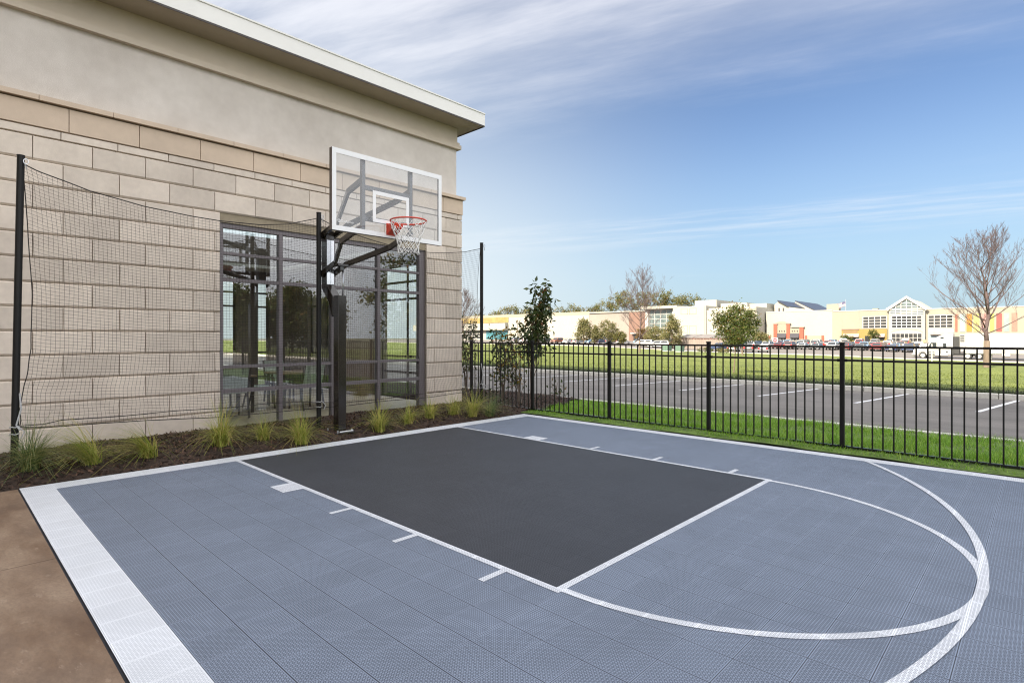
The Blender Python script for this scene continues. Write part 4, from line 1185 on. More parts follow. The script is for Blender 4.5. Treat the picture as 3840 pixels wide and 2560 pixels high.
dep = empty('department_store', (222, 88, 0), 'blocky white windowless department store standing forward of the mall', 'building')
DX = 222.0
bxo('wall', MW, dep, [(DX, 300, 72.1, 91.9, -2, 12.6), (DX - .4, 300, 92.0, 106.5, -2, 14.5)])
bxo('parapet', MW, dep, [(DX + 1, 299, 72.6, 91.5, 12.61, 13.4)])
bxo('penthouse', MW, dep, [(233, 290, 92.4, 102, 14.0, 17.5), (234, 290, 80, 91, 13.0, 15.8), (236, 290, 73.0, 79.9, 13.0, 15.3)])
bxo('cornice', MCR, dep, [(DX - .5, DX, 72.0, 80.0, 11.9, 12.7), (DX - .5, DX, 72.0, 73.2, 7.0, 7.4)])
bxo('wall_panel', MCR, dep, [(DX - .05, DX, 72.6, 74.6, 7.5, 11.8)])
b = MB()
for z0, z1 in ((11.2, 13.6), (2.0, 6.2)):
    for y0, y1 in ((96.1, 99.2), (99.9, 103.0)):
        for (a, c, e, f) in ((y0, y1, z1, z1 + .16), (y0, y1, z0, z0 + .16), (y0, y0 + .16, z0, z1), (y1 - .16, y1, z0, z1)): b.box(DX - .47, DX - .4, a, c, e, f)
b.box(DX - .47, DX - .4, 92.4, 92.6, -2, 14.4)
put_under(b.build('reveal', MCR), dep)

gt = empty('glass_tower', (224, 113, 0), 'glazed entrance tower under a flat white canopy', 'building')
bxo('wall', MTP, gt, [(224.5, 260, 106.6, 121.0, -2, 13.9)])
wgrid(gt, 224.4, 108.2, 119.4, 3.5, 13.6, 4, 5, .22, MGL2)
bxo('column', MWF, gt, [(223.6, 224.3, 119.5, 121.0, -2, 13.9), (223.6, 224.3, 106.7, 108.0, -2, 13.9)])
bxo('canopy', MW, gt, [(221.5, 262, 104.7, 122.0, 13.95, 15.2)])
wgrid(gt, 224.4, 109, 119, -.4, 2.4, 8, 1, .2, name='entrance_door')

tp = empty('taupe_store', (231, 140, 0), 'taupe walled store with a brick bay behind the bare tree', 'building')
bxo('wall', MTP, tp, [(231, 290, 133.6, 156.4, -2, 13.4)])
bxo('brick_bay', MBR, tp, [(230.6, 290, 122.2, 133.5, -2, 13.3)])
bxo('coping', MW, tp, [(230.3, 291, 122.2, 156.4, 13.41, 14.0)])
bxo('entrance_glass', MGL, tp, [(230.5, 230.59, 124, 131, -.5, 2.8), (230.9, 230.99, 137, 150, -.5, 2.6)])
bxo('entrance_canopy', MWF, tp, [(229, 230.6, 123.2, 131.8, 3.0, 3.5), (229.5, 231, 136, 151, 2.9, 3.4)])

ws = empty('white_store', (231, 190, 0), 'long pale store with an ochre band at the far left of the mall', 'building')
bxo('wall', MW, ws, [(231, 290, 156.5, 212.5, -2, 12.7), (231.2, 290, 212.6, 300, -2, 12.6)])
bxo('parapet', MCR, ws, [(231.1, 290, 156.5, 300, 12.71, 14.5)])
bxo('ochre_band', mat('ochre', (0.27, 0.20, 0.07), .8, .2, .3), ws, [(230.9, 231.19, 212.8, 262, 9.9, 13.0)])
bxo('canopy', MW, ws, [(228.5, 231.1, 213, 300, 5.6, 9.6)])
bxo('teal_window', mat('teal_glass', (0.06, 0.18, 0.21), .2, .4, .6), ws, [(231.0, 231.19, 213.5, 231, .2, 5.2)])
wgrid(ws, 231.1, 236, 262, .4, 5.2, 7, 3, .4)
bxo('store_base', MST, ws, [(230.9, 231, 157, 210, -2, .9)])

# flag over the mall roof
fl_ = empty('flag_pole', (236, 45.2, 11.3), 'grey flagpole flying a United States flag above the mall roof', 'flag')
b = MB(); b.tube([(0, 0, -.4), (0, 0, 4.3)], [.09, .06], 8); b.build('pole', mat('flag_steel', (0.35, 0.36, 0.38), .4), fl_)
FR = mat('flag_red', (0.30, 0.03, 0.04), .8); FWt = mat('flag_white', (0.52, 0.50, 0.50), .8); FB = mat('flag_blue', (0.02, 0.025, 0.10), .8)
b = MB(); ns = 16
def fp(u, v): return (.28 * math.sin(u * 7 + v * 1.5) * u, .12 + 2.9 * u, 3.45 - 1.75 * v - .95 * u ** 1.3 + .12 * math.sin(u * 8))
for r_ in range(13):
    for i in range(ns):
        u0, u1 = i / ns, (i + 1) / ns
        v0, v1 = r_ / 13, (r_ + 1) / 13
        b.m = 2 if (r_ < 7 and u1 <= .4 + 1e-6) else (0 if r_ % 2 == 0 else 1)
        b.quad(fp(u0, v0), fp(u1, v0), fp(u1, v1), fp(u0, v1))
b.m = 1
for r_ in range(5):
    for i in range(6):
        u, v = .035 + .058 * i, .05 + .1 * r_; x, y, z = fp(u, v)
        b.box(x - .03, x + .03, y - .03, y + .03, z - .03, z + .03)
b.build('flag', [FR, FWt, FB], fl_, fix=False)

# =================================================================== FAR PIECES ON THE LAWN AND CAR PARK
wd_f = mat('grey_fence_wood', (0.27, 0.225, 0.19), .9, .2, 1.2, stretch=(1, 4, .2)); rtrim = mat('red_brown_trim', (0.25, 0.10, 0.08), .9, .15)
zz = zland(120, 49)
en_ = empty('timber_enclosure', (120, 48, zz), 'grey timber plank enclosure with a lean-to roof and red brown trim', 'enclosure')
b = MB()
for i in range(46):
    y = 42.3 + i * .26; b.box(119.9 + .03 * (i % 2), 120.1, y, y + .235, zz - .4, 1.05 + .05 * math.sin(i * 2.2))
put_under(b.build('plank_wall', wd_f), en_)
ltr = mat('lean_to_roof', (.20, .18, .165), .8, .15, .8)
for k in range(3):
    b = MB(); b.prism([(119.6, 1.25), (125, 2.05), (125, 2.2), (119.6, 1.4)], 'y', 42.4 + k * 4, 46.2 + k * 4); put_under(b.build('roof', ltr), en_)
bxo('trim', rtrim, en_, [(119.8, 119.9, 42.3, 54.2, 1.06, 1.3)])
gbx = mat('utility_green', (0.10, 0.165, 0.12), .6, .06)
for i, (y, lab) in enumerate(((47.3, 'green utility cabinet on the lawn edge beside the white vans'), (44.6, 'green utility cabinet on the lawn edge nearer the timber enclosure'))):
    z0 = zland(101, y)
    e = empty('utility_cabinet', (101, y, z0), lab, 'utility box', 'green utility cabinets')
    b = MB(); b.box(-.7, .7, -.85, .85, -.1, .12); b.build('plinth', M['concrete'], e)
    b = MB(); b.prism([(-.6, .12), (.6, .12), (.6, 1.25), (-.45, 1.25), (-.6, 1.1)], 'y', -.75, .75); b.build('cabinet', gbx, e, bevel=.03)
    for y0, y1 in ((-.70, -.02), (.02, .70)): b = MB(); b.box(-.625, -.6, y0, y1, .2, 1.05); b.build('door', gbx, e)
z0 = zland(88.3, 3.4)
e = empty('white_post', (88.3, 3.4, z0), 'thin white marker post on the lawn in front of the lorry cab', 'post')
b = MB(); b.box(-.06, .06, -.06, .06, -.2, 2.3); b.box(-.05, .05, -.45, .45, 1.55, 1.7); b.build('post', MWF, e)
z0 = zland(150, 42.4)
e = empty('road_sign', (150, 42.4, z0), 'round red and white no-entry sign on a pole before the orange shopfront', 'sign')
b = MB(); b.tube([(0, 0, 0), (0, 0, 2.4)], .05, 6); b.build('pole', M['galv'], e)
b = MB(); b.m = 1; b.box(-.02, .0, -.62, .62, 1.15, 2.4); b.m = 0; b.tube([(-.03, 0, 1.78), (-.02, 0, 1.78)], .52, 20); b.m = 1; b.box(-.045, -.035, -.35, .35, 1.68, 1.88)
b.build('sign_face', [FR, FWt], e)

# ---- trees
def leafy(name, x, y, h, w, mt, lab, seed, trunk_frac=.2, n=2600, size=.22, group='leafy trees along the far car park', shape=None, clumps=46, tr=None):
    z0 = zland(x, y)
    t = empty(name, (x, y, z0), lab, 'tree', group)
    b = MB(); rn = random.Random(seed); top = h * .72
    tr = tr or .022 * h
    b.tube([(0, 0, -.3), (0, 0, .1), (.02 * h * rn.gauss(0, 1), .02 * h * rn.gauss(0, 1), h * .4), (0, 0, top)], [tr * 1.5, tr, tr * .8, tr * .3], 8)
    for k in range(9):
        a = rn.uniform(0, 2 * PI); z = h * rn.uniform(trunk_frac, .6); r_ = w * .5 * rn.uniform(.5, .9)
        b.tube([(0, 0, z), (r_ * .5 * math.cos(a), r_ * .5 * math.sin(a), z + r_ * .45), (r_ * math.cos(a), r_ * math.sin(a), z + r_ * .8)], [tr * .45, tr * .28, tr * .1], 5)
    b.build('trunk', M['bark'], t, smooth=True, fix=False)
    cz = h * (1 + trunk_frac) / 2
    leaf_crown(t, (0, 0, cz), (w / 2, w / 2, h * (1 - trunk_frac) / 2), n, size, mt, clumps, shape, seed)
    return t
leafy('broadleaf_tree', 118, 79.8, 7.4, 6.2, M['oak2'], 'olive green leafy tree against the pale wall, tallest of the left group', 11, .06, 5200, .30, shape='cone')
leafy('broadleaf_tree', 118, 76.0, 5.4, 3.4, M['oak2'], 'slim olive green tree between two wider trees before the taupe store', 12, .06, 2600, .28, shape='cone')
leafy('broadleaf_tree', 120, 73.3, 6.4, 5.4, M['oak2'], 'brownish green leafy tree in front of the taupe wall', 13, .06, 4200, .30)
leafy('broadleaf_tree', 118, 54.7, 7.6, 6.4, M['oak2'], 'olive green tree in front of the glass tower, left of the white store block', 14, .06, 5200, .30, shape='cone')
leafy('broadleaf_tree', 121, 60.8, 5.4, 5.6, M['oak2'], 'low rounded green tree below the glass tower', 15, .05, 3400, .30)
leafy('broadleaf_tree', 123, 65.0, 4.6, 4.6, M['rust'], 'rust tinged round tree behind the trunk of the bare tree', 16, .05, 3400, .30)
leafy('broadleaf_tree', 120, 70.0, 3.4, 3.4, M['oak'], 'low dark green bushy tree by the taupe store entrance', 17, .05, 2600, .28)
leafy('broadleaf_tree', 77.5, 23.6, 6.6, 3.4, M['magnolia'], 'glossy green tree with a stout trunk just behind the slim young tree', 18, .22, 5200, .22)
leafy('young_tree', 22.0, 3.3, 3.15, 2.05, M['magnolia'], 'slim young green tree with a pale trunk standing alone on the near lawn', 19, .36, 5200, .090, 'young tree on the lawn', tr=.030, clumps=60)
leafy('broadleaf_tree', 150, 46.5, 4.4, 5.0, M['oak2'], 'low wide olive tree at the shaded corner of the white store block', 20, .05, 3600, .30)
leafy('ornamental_tree', 222, 33.9, 4.6, 3.6, M['magnolia'], 'small round tree before the gold shopfront, nearer the entrance gable', 21, .25, 1500, .3, 'round shopfront trees')
leafy('ornamental_tree', 222, 41.8, 2.6, 4.6, M['magnolia'], 'wide low bush before the tan awning of the gold shopfront', 22, .05, 1300, .3, 'round shopfront trees')
for i, (x, y, w, lab) in enumerate(((99, 38.5, 3.4, 'low green hedge plant at the lawn edge by the timber enclosure'), (99, 35.2, 2.6, 'low reddish green hedge plant at the lawn edge right of the enclosure'))):
    leafy('low_shrub', x, y, 1.0, w, M['oak'] if i else M['magnolia'], lab, 30 + i, .02, 900, .14, 'low shrubs at the lawn edge', clumps=30)

def bare(x, y, h, tr, lab, seed, **kw):
    z0 = zland(x, y)
    t = empty('bare_tree', (x, y, z0), lab, 'tree', 'bare winter trees')
    branch_tree('limbs', (0, 0, 0), h, h, kw.pop('spread', .75), tr, kw.pop('levels', 4), M['twig'], t, seed, **kw)
    return t
bare(60, -3.5, 11.6, .235, 'large leafless tree with a thick pale trunk in front of the lorry trailer', 4, kids=(5, 6, 5, 3), fork=.20, twig=.0065, levels=4, spread=1.12)
bare(76.4, 39.4, 14.0, .15, 'leafless fine twigged tree standing before the taupe store', 23, kids=(5, 6, 5, 3), fork=.14, twig=.007, levels=4, spread=.95)
bare(56.2, 59.7, 9.6, .14, 'leafless tree partly hidden behind the far net pole', 6, kids=(5, 6, 5, 3), fork=.16, twig=.007, levels=4, spread=.95)

# distant wood: one mass beyond the roofs
rn2 = np.random.default_rng(77); allV, allF, c0 = [], [], 0
TL = [(333, 249, 19.5, 5), (338, 245, 23.5, 6), (342, 240, 22.5, 6), (347, 236, 21.5, 8), (354, 229, 24, 8), (361, 222, 29, 8), (366, 217, 31, 8), (372, 210, 29.5, 9), (378, 204, 30.5, 9), (384, 198, 31, 8), (389, 193, 30, 8), (395, 187, 29, 8), (401, 181, 28.5, 8), (300, 282, 21.5, 6), (306, 276, 22.5, 7), (311, 271, 21.8, 7), (317, 265, 21.5, 7), (324, 259, 21, 8), (330, 252, 21.8, 6), (294, 288, 18.6, 4), (350, 234, 23, 8), (408, 172, 24, 10), (286, 296, 17, 6), (420, 160, 20, 10)]
for (x, y, zt, w) in TL:
    zt += 5.5 if 350 < x < 405 else 2.5
    nc = 30; c = unit(rn2.normal(size=(nc, 3))) * (rn2.uniform(.2, 1, nc) ** .5)[:, None] * np.array([w, w, 8.0]) + np.array([x, y, zt - 7.5])
    wh = rn2.integers(0, nc, 1300); p_ = c[wh] + rn2.normal(size=(1300, 3)) * 1.1
    V, F = leaves(p_, .9, .1, .7); allV.append(V); allF.append(F + c0); c0 += len(V)
tag(fast_mesh('distant_wood', np.concatenate(allV), np.concatenate(allF), M['wood_far']), 'green and russet wood rising behind the mall roofs', 'wood', kind='stuff')

# =================================================================== VEHICLES
tyre = mat('tyre_rubber', (0.02, 0.02, 0.02), .85); rimm = mat('wheel_rim', (0.45, 0.45, 0.46), .3, metal=.8)
cglass = mat('car_glass', (0.03, 0.035, 0.04), .08, spec=.7); hl = mat('headlamp', (0.7, 0.7, 0.68), .15); tl = mat('tail_lamp', (0.45, 0.02, 0.02), .2); trimd = mat('car_trim', (0.03, 0.03, 0.03), .6)
PAINT = {'white': (0.52, 0.52, 0.50), 'silver': (0.30, 0.31, 0.32), 'grey': (0.16, 0.165, 0.17), 'black': (0.018, 0.018, 0.02), 'dark blue': (0.03, 0.05, 0.11), 'pale blue': (0.20, 0.30, 0.42), 'red': (0.24, 0.03, 0.025), 'dark red': (0.10, 0.018, 0.018), 'orange brown': (0.20, 0.075, 0.04), 'tan': (0.38, 0.32, 0.24)}
PM_ = {k: mat('paint_' + k.replace(' ', '_'), v, .25, .02, 1, metal=.15 if k in ('silver', 'grey', 'pale blue') else 0, spec=.6) for k, v in PAINT.items()}
SH = {  # body profile (x, z), cabin bottom x0, x1, z, roof x0, x1, z, half width
    'sedan': ([(-2.35, .33), (-2.38, .72), (-2.25, .93), (-1.5, 1.0), (1.0, .97), (2.0, .82), (2.33, .66), (2.36, .33)], (-1.85, 1.15, .96), (-1.05, .25, 1.45), .90),
    'hatchback': ([(-2.0, .33), (-2.05, .75), (-1.98, 1.0), (-1.6, 1.04), (.95, 1.0), (1.75, .86), (2.02, .66), (2.04, .33)], (-1.98, 1.1, 1.0), (-1.55, .3, 1.52), .87),
    'wagon': ([(-2.35, .33), (-2.38, .78), (-2.32, 1.0), (-1.6, 1.02), (1.0, .98), (2.0, .84), (2.33, .66), (2.36, .33)], (-2.30, 1.15, .98), (-1.95, .3, 1.47), .90),
    'suv': ([(-2.3, .42), (-2.35, .9), (-2.28, 1.12), (-1.6, 1.15), (.95, 1.12), (1.95, 1.02), (2.28, .85), (2.32, .42)], (-2.27, 1.1, 1.1), (-2.0, .35, 1.74), .94),
    'minivan': ([(-2.45, .38), (-2.5, .9), (-2.45, 1.08), (-1.6, 1.1), (1.3, 1.06), (2.1, .9), (2.42, .7), (2.45, .38)], (-2.44, 1.7, 1.05), (-2.2, .6, 1.76), .97),
    'pickup': ([(-2.75, .5), (-2.8, 1.05), (-.95, 1.1), (1.1, 1.08), (2.3, 1.02), (2.65, .85), (2.7, .5)], (-.95, 1.3, 1.06), (-.75, .5, 1.76), .97)}
def car_shapes(kind):
    prof, (c0_, c1_, cz_), (r0, r1, rz_), hw = SH[kind]
    body = MB()
    n = len(prof)
    # body with tumblehome: narrower at the sill and the beltline
    secs = [(-hw, .94), (-hw * .86, 1.0), (hw * .86, 1.0), (hw, .94)]
    idx = []
    for (yv, s) in secs:
        idx.append(len(body.v))
        for (x, z) in prof: body.v.append((x * (1 if abs(yv) < hw else .975), yv, .33 + (z - .33) * (1 if abs(yv) < hw else .93)))
    for a, c in zip(idx, idx[1:]):
        for i in range(n):
            j = (i + 1) % n; body.f.append((a + i, a + j, c + j, c + i)); body.mi.append(0)
    body.f.append(tuple(idx[0] + i for i in range(n))); body.mi.append(0)
    body.f.append(tuple(idx[-1] + i for i in reversed(range(n)))); body.mi.append(0)
    wb, wt = hw * .95, hw * .74
    B = [(c0_, -wb, cz_), (c1_, -wb, cz_), (c1_, wb, cz_), (c0_, wb, cz_)]
    T = [(r0, -wt, rz_), (r1, -wt, rz_), (r1, wt, rz_), (r0, wt, rz_)]
    k = len(body.v); body.v += B + T
    for f in ((0, 1, 5, 4), (1, 2, 6, 5), (2, 3, 7, 6), (3, 0, 4, 7), (4, 5, 6, 7)): body.f.append(tuple(k + i for i in f)); body.mi.append(0)
    win = MB()
    def pane(a, b_, c, d, fx0, fx1, fz0=.10, fz1=.86):
        a, b_, c, d = (Vector(t) for t in (a, b_, c, d))
        nrm = (b_ - a).cross(d - a).normalized() * .012
        P_ = lambda u, v: (a.lerp(b_, u)).lerp(d.lerp(c, u), v) + nrm
        win.quad(P_(fx0, fz0), P_(fx1, fz0), P_(fx1, fz1), P_(fx0, fz1))
    for (a, b_, c, d) in ((B[0], B[1], T[1], T[0]), (B[2], B[3], T[3], T[2])):
        if kind == 'pickup': pane(a, b_, c, d, .08, .92)
        else: pane(a, b_, c, d, .06, .48); pane(a, b_, c, d, .52, .93)
    pane(B[1], B[2], T[2], T[1], .06, .94); pane(B[3], B[0], T[0], T[3], .08, .92)
    return body, win, prof, hw
def wheel_mb(kind, mb=None):
    hw = SH[kind][3]; r = .33 if kind in ('sedan', 'hatchback', 'wagon') else .37
    L = SH[kind][0][-1][0]
    out = []
    for sx in (-L * .60, L * .62):
        for sy in (-1, 1): out.append((sx, sy * (hw - .09), r))
    return out, r
CARMESH = {}
def car_mesh(kind, colour):
    key = (kind, colour)
    if key in CARMESH: return CARMESH[key]
    body, win, prof, hw = car_shapes(kind)
    me_b = MB(); me_b.v = list(body.v); me_b.f = list(body.f); me_b.mi = list(body.mi)
    o_ = len(me_b.v); me_b.v += win.v; me_b.f += [tuple(i + o_ for i in f) for f in win.f]; me_b.mi += [1] * len(win.f)
    me_b.m = 2
    ws_, r = wheel_mb(kind)
    for (x, y, z) in ws_: me_b.tube([(x, y - .11, z), (x, y + .11, z)], r, 14)
    me_b.m = 5
    for (x, y, z) in ws_:
        s = 1 if y > 0 else -1; me_b.tube([(x, y + s * .111, z), (x, y + s * .118, z)], r * .62, 10)
    xf, xr = prof[-2][0], prof[1][0]; zf, zr = prof[-2][1], prof[1][1]
    me_b.m = 3
    for s in (-1, 1): me_b.box(xf - .06, xf + .02, s * hw * .86, s * hw * .5, zf - .03, zf + .09)
    me_b.m = 4
    for s in (-1, 1): me_b.box(xr - .02, xr + .06, s * hw * .92, s * hw * .6, zr - .05, zr + .17)
    me_b.m = 6
    me_b.box(xf - .02, xf + .035, -hw * .45, hw * .45, zf - .16, zf - .02); me_b.box(xr - .035, xr + .02, -hw * .8, hw * .8, prof[0][1], prof[0][1] + .12); me_b.box(xf - .02, xf + .04, -hw * .9, hw * .9, prof[0][1], prof[0][1] + .1)
    me_b.m = 7
    me_b.box(xr - .045, xr - .03, -.26, .26, zr - .16, zr - .03)
    o = me_b.build('parked_car', [PM_[colour], cglass, tyre, hl, tl, rimm, trimd, MWF])
    me = o.data; bpy.data.objects.remove(o); CARMESH[key] = me
    return me
GC = 'cars in the far car park'
rc = random.Random(12)
KINDS_ = ['sedan', 'suv', 'sedan', 'hatchback', 'suv', 'minivan', 'pickup', 'sedan', 'suv']
COLS_ = ['white', 'silver', 'grey', 'black', 'dark blue', 'silver', 'white', 'dark red', 'black', 'tan', 'pale blue', 'grey', 'red']
rows = []
def row(X, y0, y1, step, fill, face):
    lst = []; y = y1
    while y > y0:
        if rc.random() < fill: lst.append([X + rc.uniform(-.4, .4), y + rc.uniform(-.15, .15), rc.choice(KINDS_), rc.choice(COLS_), face if rc.random() < .7 else -face])
        y -= step
    return lst
FRONT = [(50.4, 'suv', 'black', 1), (46.6, 'suv', 'silver', 1), (43.4, 'sedan', 'dark blue', -1), (40.2, 'minivan', 'silver', 1), (37.2, 'suv', 'white', -1), (34.6, 'hatchback', 'red', -1), (32.0, 'suv', 'dark red', 1), (29.4, 'sedan', 'white', 1), (26.6, 'sedan', 'silver', 1), (23.6, 'suv', 'white', -1), (20.9, 'hatchback', 'red', 1), (18.3, 'sedan', 'grey', 1), (15.4, 'suv', 'red', -1), (12.8, 'sedan', 'dark blue', 1), (10.1, 'suv', 'dark blue', -1), (7.4, 'pickup', 'silver', 1), (4.6, 'sedan', 'black', -1), (1.8, 'suv', 'white', 1)]
r1 = [[135, y + 2.2, k_, c_, f_] for y, k_, c_, f_ in FRONT]
r1l = [[132, 103.5, 'suv', 'black', 1], [131, 99.0, 'suv', 'orange brown', -1], [132, 95.2, 'sedan', 'white', 1], [132, 91.6, 'sedan', 'silver', 1], [133, 88.2, 'hatchback', 'pale blue', -1], [133, 84.6, 'sedan', 'dark blue', 1], [133, 80.6, 'suv', 'grey', 1], [133, 77.0, 'sedan', 'white', 1], [134, 72.2, 'suv', 'pale blue', -1], [134, 69.2, 'suv', 'red', 1], [134, 65.8, 'sedan', 'silver', -1], [134, 62.4, 'suv', 'grey', 1], [140, 124.0, 'minivan', 'silver', 1], [140, 119.5, 'minivan', 'white', 1], [136, 111.0, 'sedan', 'white', -1]]
r1b = row(142, 3, 56, 2.9, .86, -1); r2 = row(154, 3, 58, 3.0, .90, 1); r3 = row(170, 3, 64, 3.3, .86, -1); r4 = row(190, 2, 66, 3.8, .8, 1)
rows = [('front row', r1), ('left row', r1l), ('second row', r1b), ('third row', r2), ('fourth row', r3), ('back row', r4)]
used = {}
KN = {'sedan': 'saloon', 'hatchback': 'hatchback', 'wagon': 'estate', 'suv': 'SUV', 'minivan': 'van', 'pickup': 'pickup'}
ORD = ['leftmost', 'second', 'third', 'fourth', 'fifth', 'sixth', 'seventh', 'eighth', 'ninth', 'tenth', 'eleventh', 'twelfth', 'thirteenth', 'fourteenth', 'fifteenth', 'sixteenth', 'seventeenth', 'eighteenth', 'nineteenth', 'twentieth']
for rname, lst in rows:
    lst.sort(key=lambda t: -t[1])
    for i, (x, y, k_, c_, f_) in enumerate(lst):
        o = bpy.data.objects.new('parked_car', car_mesh(k_, c_)); COL.objects.link(o)
        o.location = (x, y, zland(x, y)); o.rotation_euler = (0, 0, (0 if f_ > 0 else PI) + rc.uniform(-.03, .03))
        end = 'seen from behind' if f_ > 0 else 'facing the lawn'
        L_n = '%s %s' % (lst[i - 1][3], KN[lst[i - 1][2]]) if i else None
        R_n = '%s %s' % (lst[i + 1][3], KN[lst[i + 1][2]]) if i + 1 < len(lst) else None
        lab = '%s %s in the %s' % (c_, KN[k_], rname)
        if L_n and R_n: lab += ' between a %s and a %s' % (L_n, R_n)
        elif R_n: lab += ', leftmost, beside a %s' % R_n
        else: lab += ', rightmost, beside a %s' % L_n
        if len(lab.replace(',', '').split()) > 16: lab = '%s %s in the %s, just left of a %s' % (c_, KN[k_], rname, R_n)
        if lab in used: lab += ', farther right'
        used[lab] = 1
        tag(o, lab, 'car', GC)

# the nearest car, driving on the aisle: separate parts
def full_car(x, y, kind, colour, rz, label, group=None):
    t = empty('parked_car', (x, y, zland(x, y)), label, 'car', group, rz)
    body, win, prof, hw = car_shapes(kind)
    bd = body.build('body', PM_[colour], t, bevel=.03); win.build('window', cglass, t, fix=False)
    ws_, r = wheel_mb(kind)
    for (px, py, pz) in ws_:
        w = MB(); w.tube([(px, py - .11, pz), (px, py + .11, pz)], r, 18); w_ = w.build('wheel', tyre, t)
        s = 1 if py > 0 else -1
        w = MB(); w.tube([(px, py + s * .111, pz), (px, py + s * .120, pz)], r * .64, 12); w.build('rim', rimm, w_)
    xf, xr = prof[-2][0], prof[1][0]; zf, zr = prof[-2][1], prof[1][1]
    for s in (-1, 1):
        b = MB(); b.box(xf - .06, xf + .02, s * hw * .86, s * hw * .5, zf - .03, zf + .09); b.build('headlight', hl, t)
        b = MB(); b.box(xr - .02, xr + .06, s * hw * .95, s * hw * .62, zr - .12, zr + .2); b.build('tail_light', tl, t)
        b = MB(); b.box(.75, .92, s * (hw + .02), s * (hw + .17), .98, 1.1); b.build('mirror', PM_[colour], t)
    b = MB(); b.box(xr - .04, xr - .02, -.28, .28, zr - .12, zr + .02); b.build('number_plate', MWF, t)
    b = MB(); b.box(xr - .05, xr + .02, -hw * .85, hw * .85, prof[0][1], prof[0][1] + .14); b.build('bumper', trimd, t)
    return t
full_car(82.0 + 30, 33.0 - .5, 'wagon', 'silver', R(18), 'silver estate car alone on the aisle nearest the lawn, tail towards the court', GC)
full_car(116, 57.2, 'minivan', 'white', R(112), 'white van parked beside the green utility cabinets', GC)
full_car(117, 61.6, 'minivan', 'white', R(100), 'white van left of another white van, behind the bare tree', GC)
full_car(113, 41.5, 'suv', 'dark blue', R(168), 'dark blue SUV with bright lamps beside the timber enclosure', GC)
full_car(110, 34.6, 'suv', 'grey', R(20), 'dark grey SUV beside the low shrubs, just behind the pale young trunk', GC)
full_car(112, 38.2, 'sedan', 'white', R(10), 'white saloon beside the dark grey SUV at the lawn edge', GC)

# ---- articulated lorry
zt = zland(113, 3)
lw = mat('lorry_white', (0.47, 0.46, 0.43), .3, .03, .6, spec=.6); lchr = mat('lorry_chrome', (0.6, 0.6, 0.6), .2, .05, metal=.9)
lor = empty('articulated_lorry', (112, 3, zt), 'white articulated lorry with a tall sleeper cab and box trailer, behind the bare tree', 'lorry')
def lp(mb, name, m_, bevel=0.0, parent=None):
    o = mb.build(name, m_, bevel=bevel)
    if parent is None: return put_under(o, lor)
    o.parent = parent; return o
X0, X1 = 112.0, 114.5
b = MB(); b.prism([(8.5, zt + .55), (8.55, zt + 1.35), (8.2, zt + 1.62), (7.4, zt + 1.72), (6.75, zt + 1.85), (6.45, zt + .62), (7.9, zt + .5)], 'x', X0 + .12, X1 - .12); lp(b, 'hood', lw, .05)
b = MB(); b.prism([(6.78, zt + .6), (6.82, zt + 1.85), (6.35, zt + 2.72), (5.8, zt + 3.25), (5.0, zt + 3.80), (4.2, zt + 4.05), (3.35, zt + 4.1), (3.35, zt + .6)], 'x', X0, X1); cab = lp(b, 'cab', lw, .06)
for X in (X0 - .015, X1 + .005):
    b = MB(); b.prism([(6.5, zt + 1.95), (6.18, zt + 2.62), (5.45, zt + 2.62), (5.45, zt + 1.9)], 'x', X, X + .01); lp(b, 'side_window', cglass, parent=cab)
b = MB(); b.prism([(4.45, zt + 3.25), (5.1, zt + 3.25), (4.85, zt + 3.5), (4.6, zt + 3.55)], 'x', X0 - .012, X0 - .002); lp(b, 'sleeper_window', cglass, parent=cab)
b = MB(); b.box(X0 - .012, X0 - .002, 4.2, 4.62, zt + 1.95, zt + 2.5); lp(b, 'sleeper_window', cglass, parent=cab)
b = MB(); b.quad((X0 + .15, 6.835, zt + 1.9), (X1 - .15, 6.835, zt + 1.9), (X1 - .15, 6.38, zt + 2.72), (X0 + .15, 6.38, zt + 2.72)); lp(b, 'windscreen', cglass, parent=cab)
b = MB(); b.box(X0 + .1, X1 - .1, 8.45, 8.75, zt + .25, zt + .75); lp(b, 'bumper', lchr, .04)
b = MB(); b.box(X0 + .5, X1 - .5, 8.54, 8.62, zt + .78, zt + 1.4); lp(b, 'grille', trimd)
b = MB(); b.box(X0 - .02, X0 + .35, 8.30, 8.56, zt + .85, zt + 1.1); lp(b, 'headlight', hl)
b = MB(); b.tube([(X0 - .02, 4.0, zt + .62), (X0 - .02, 5.6, zt + .62)], .33, 16); lp(b, 'fuel_tank', lchr)
b = MB()
for z in (.35, .75, 1.1): b.box(X0 - .12, X0 + .1, 5.75, 6.4, zt + z, zt + z + .07)
b.box(X0 - .1, X0 + .1, 5.7, 5.76, zt + .3, zt + 1.2); b.box(X0 - .1, X0 + .1, 6.4, 6.46, zt + .3, zt + 1.2)
lp(b, 'step', lchr)
b = MB(); b.box(X0 - .22, X0 - .05, 6.55, 6.7, zt + 1.9, zt + 2.5); lp(b, 'mirror', trimd)
b = MB(); b.box(X0 + .5, X1 - .5, -1.2, 7.8, zt + .55, zt + .8); lp(b, 'chassis', trimd)
b = MB(); b.box(X0 - .01, X0 + .02, 4.0, 4.25, zt + 1.0, zt + 1.25); b.box(X0 - .01, X0 + .02, 5.15, 5.3, zt + 1.35, zt + 1.42); lp(b, 'handle', trimd, parent=cab)
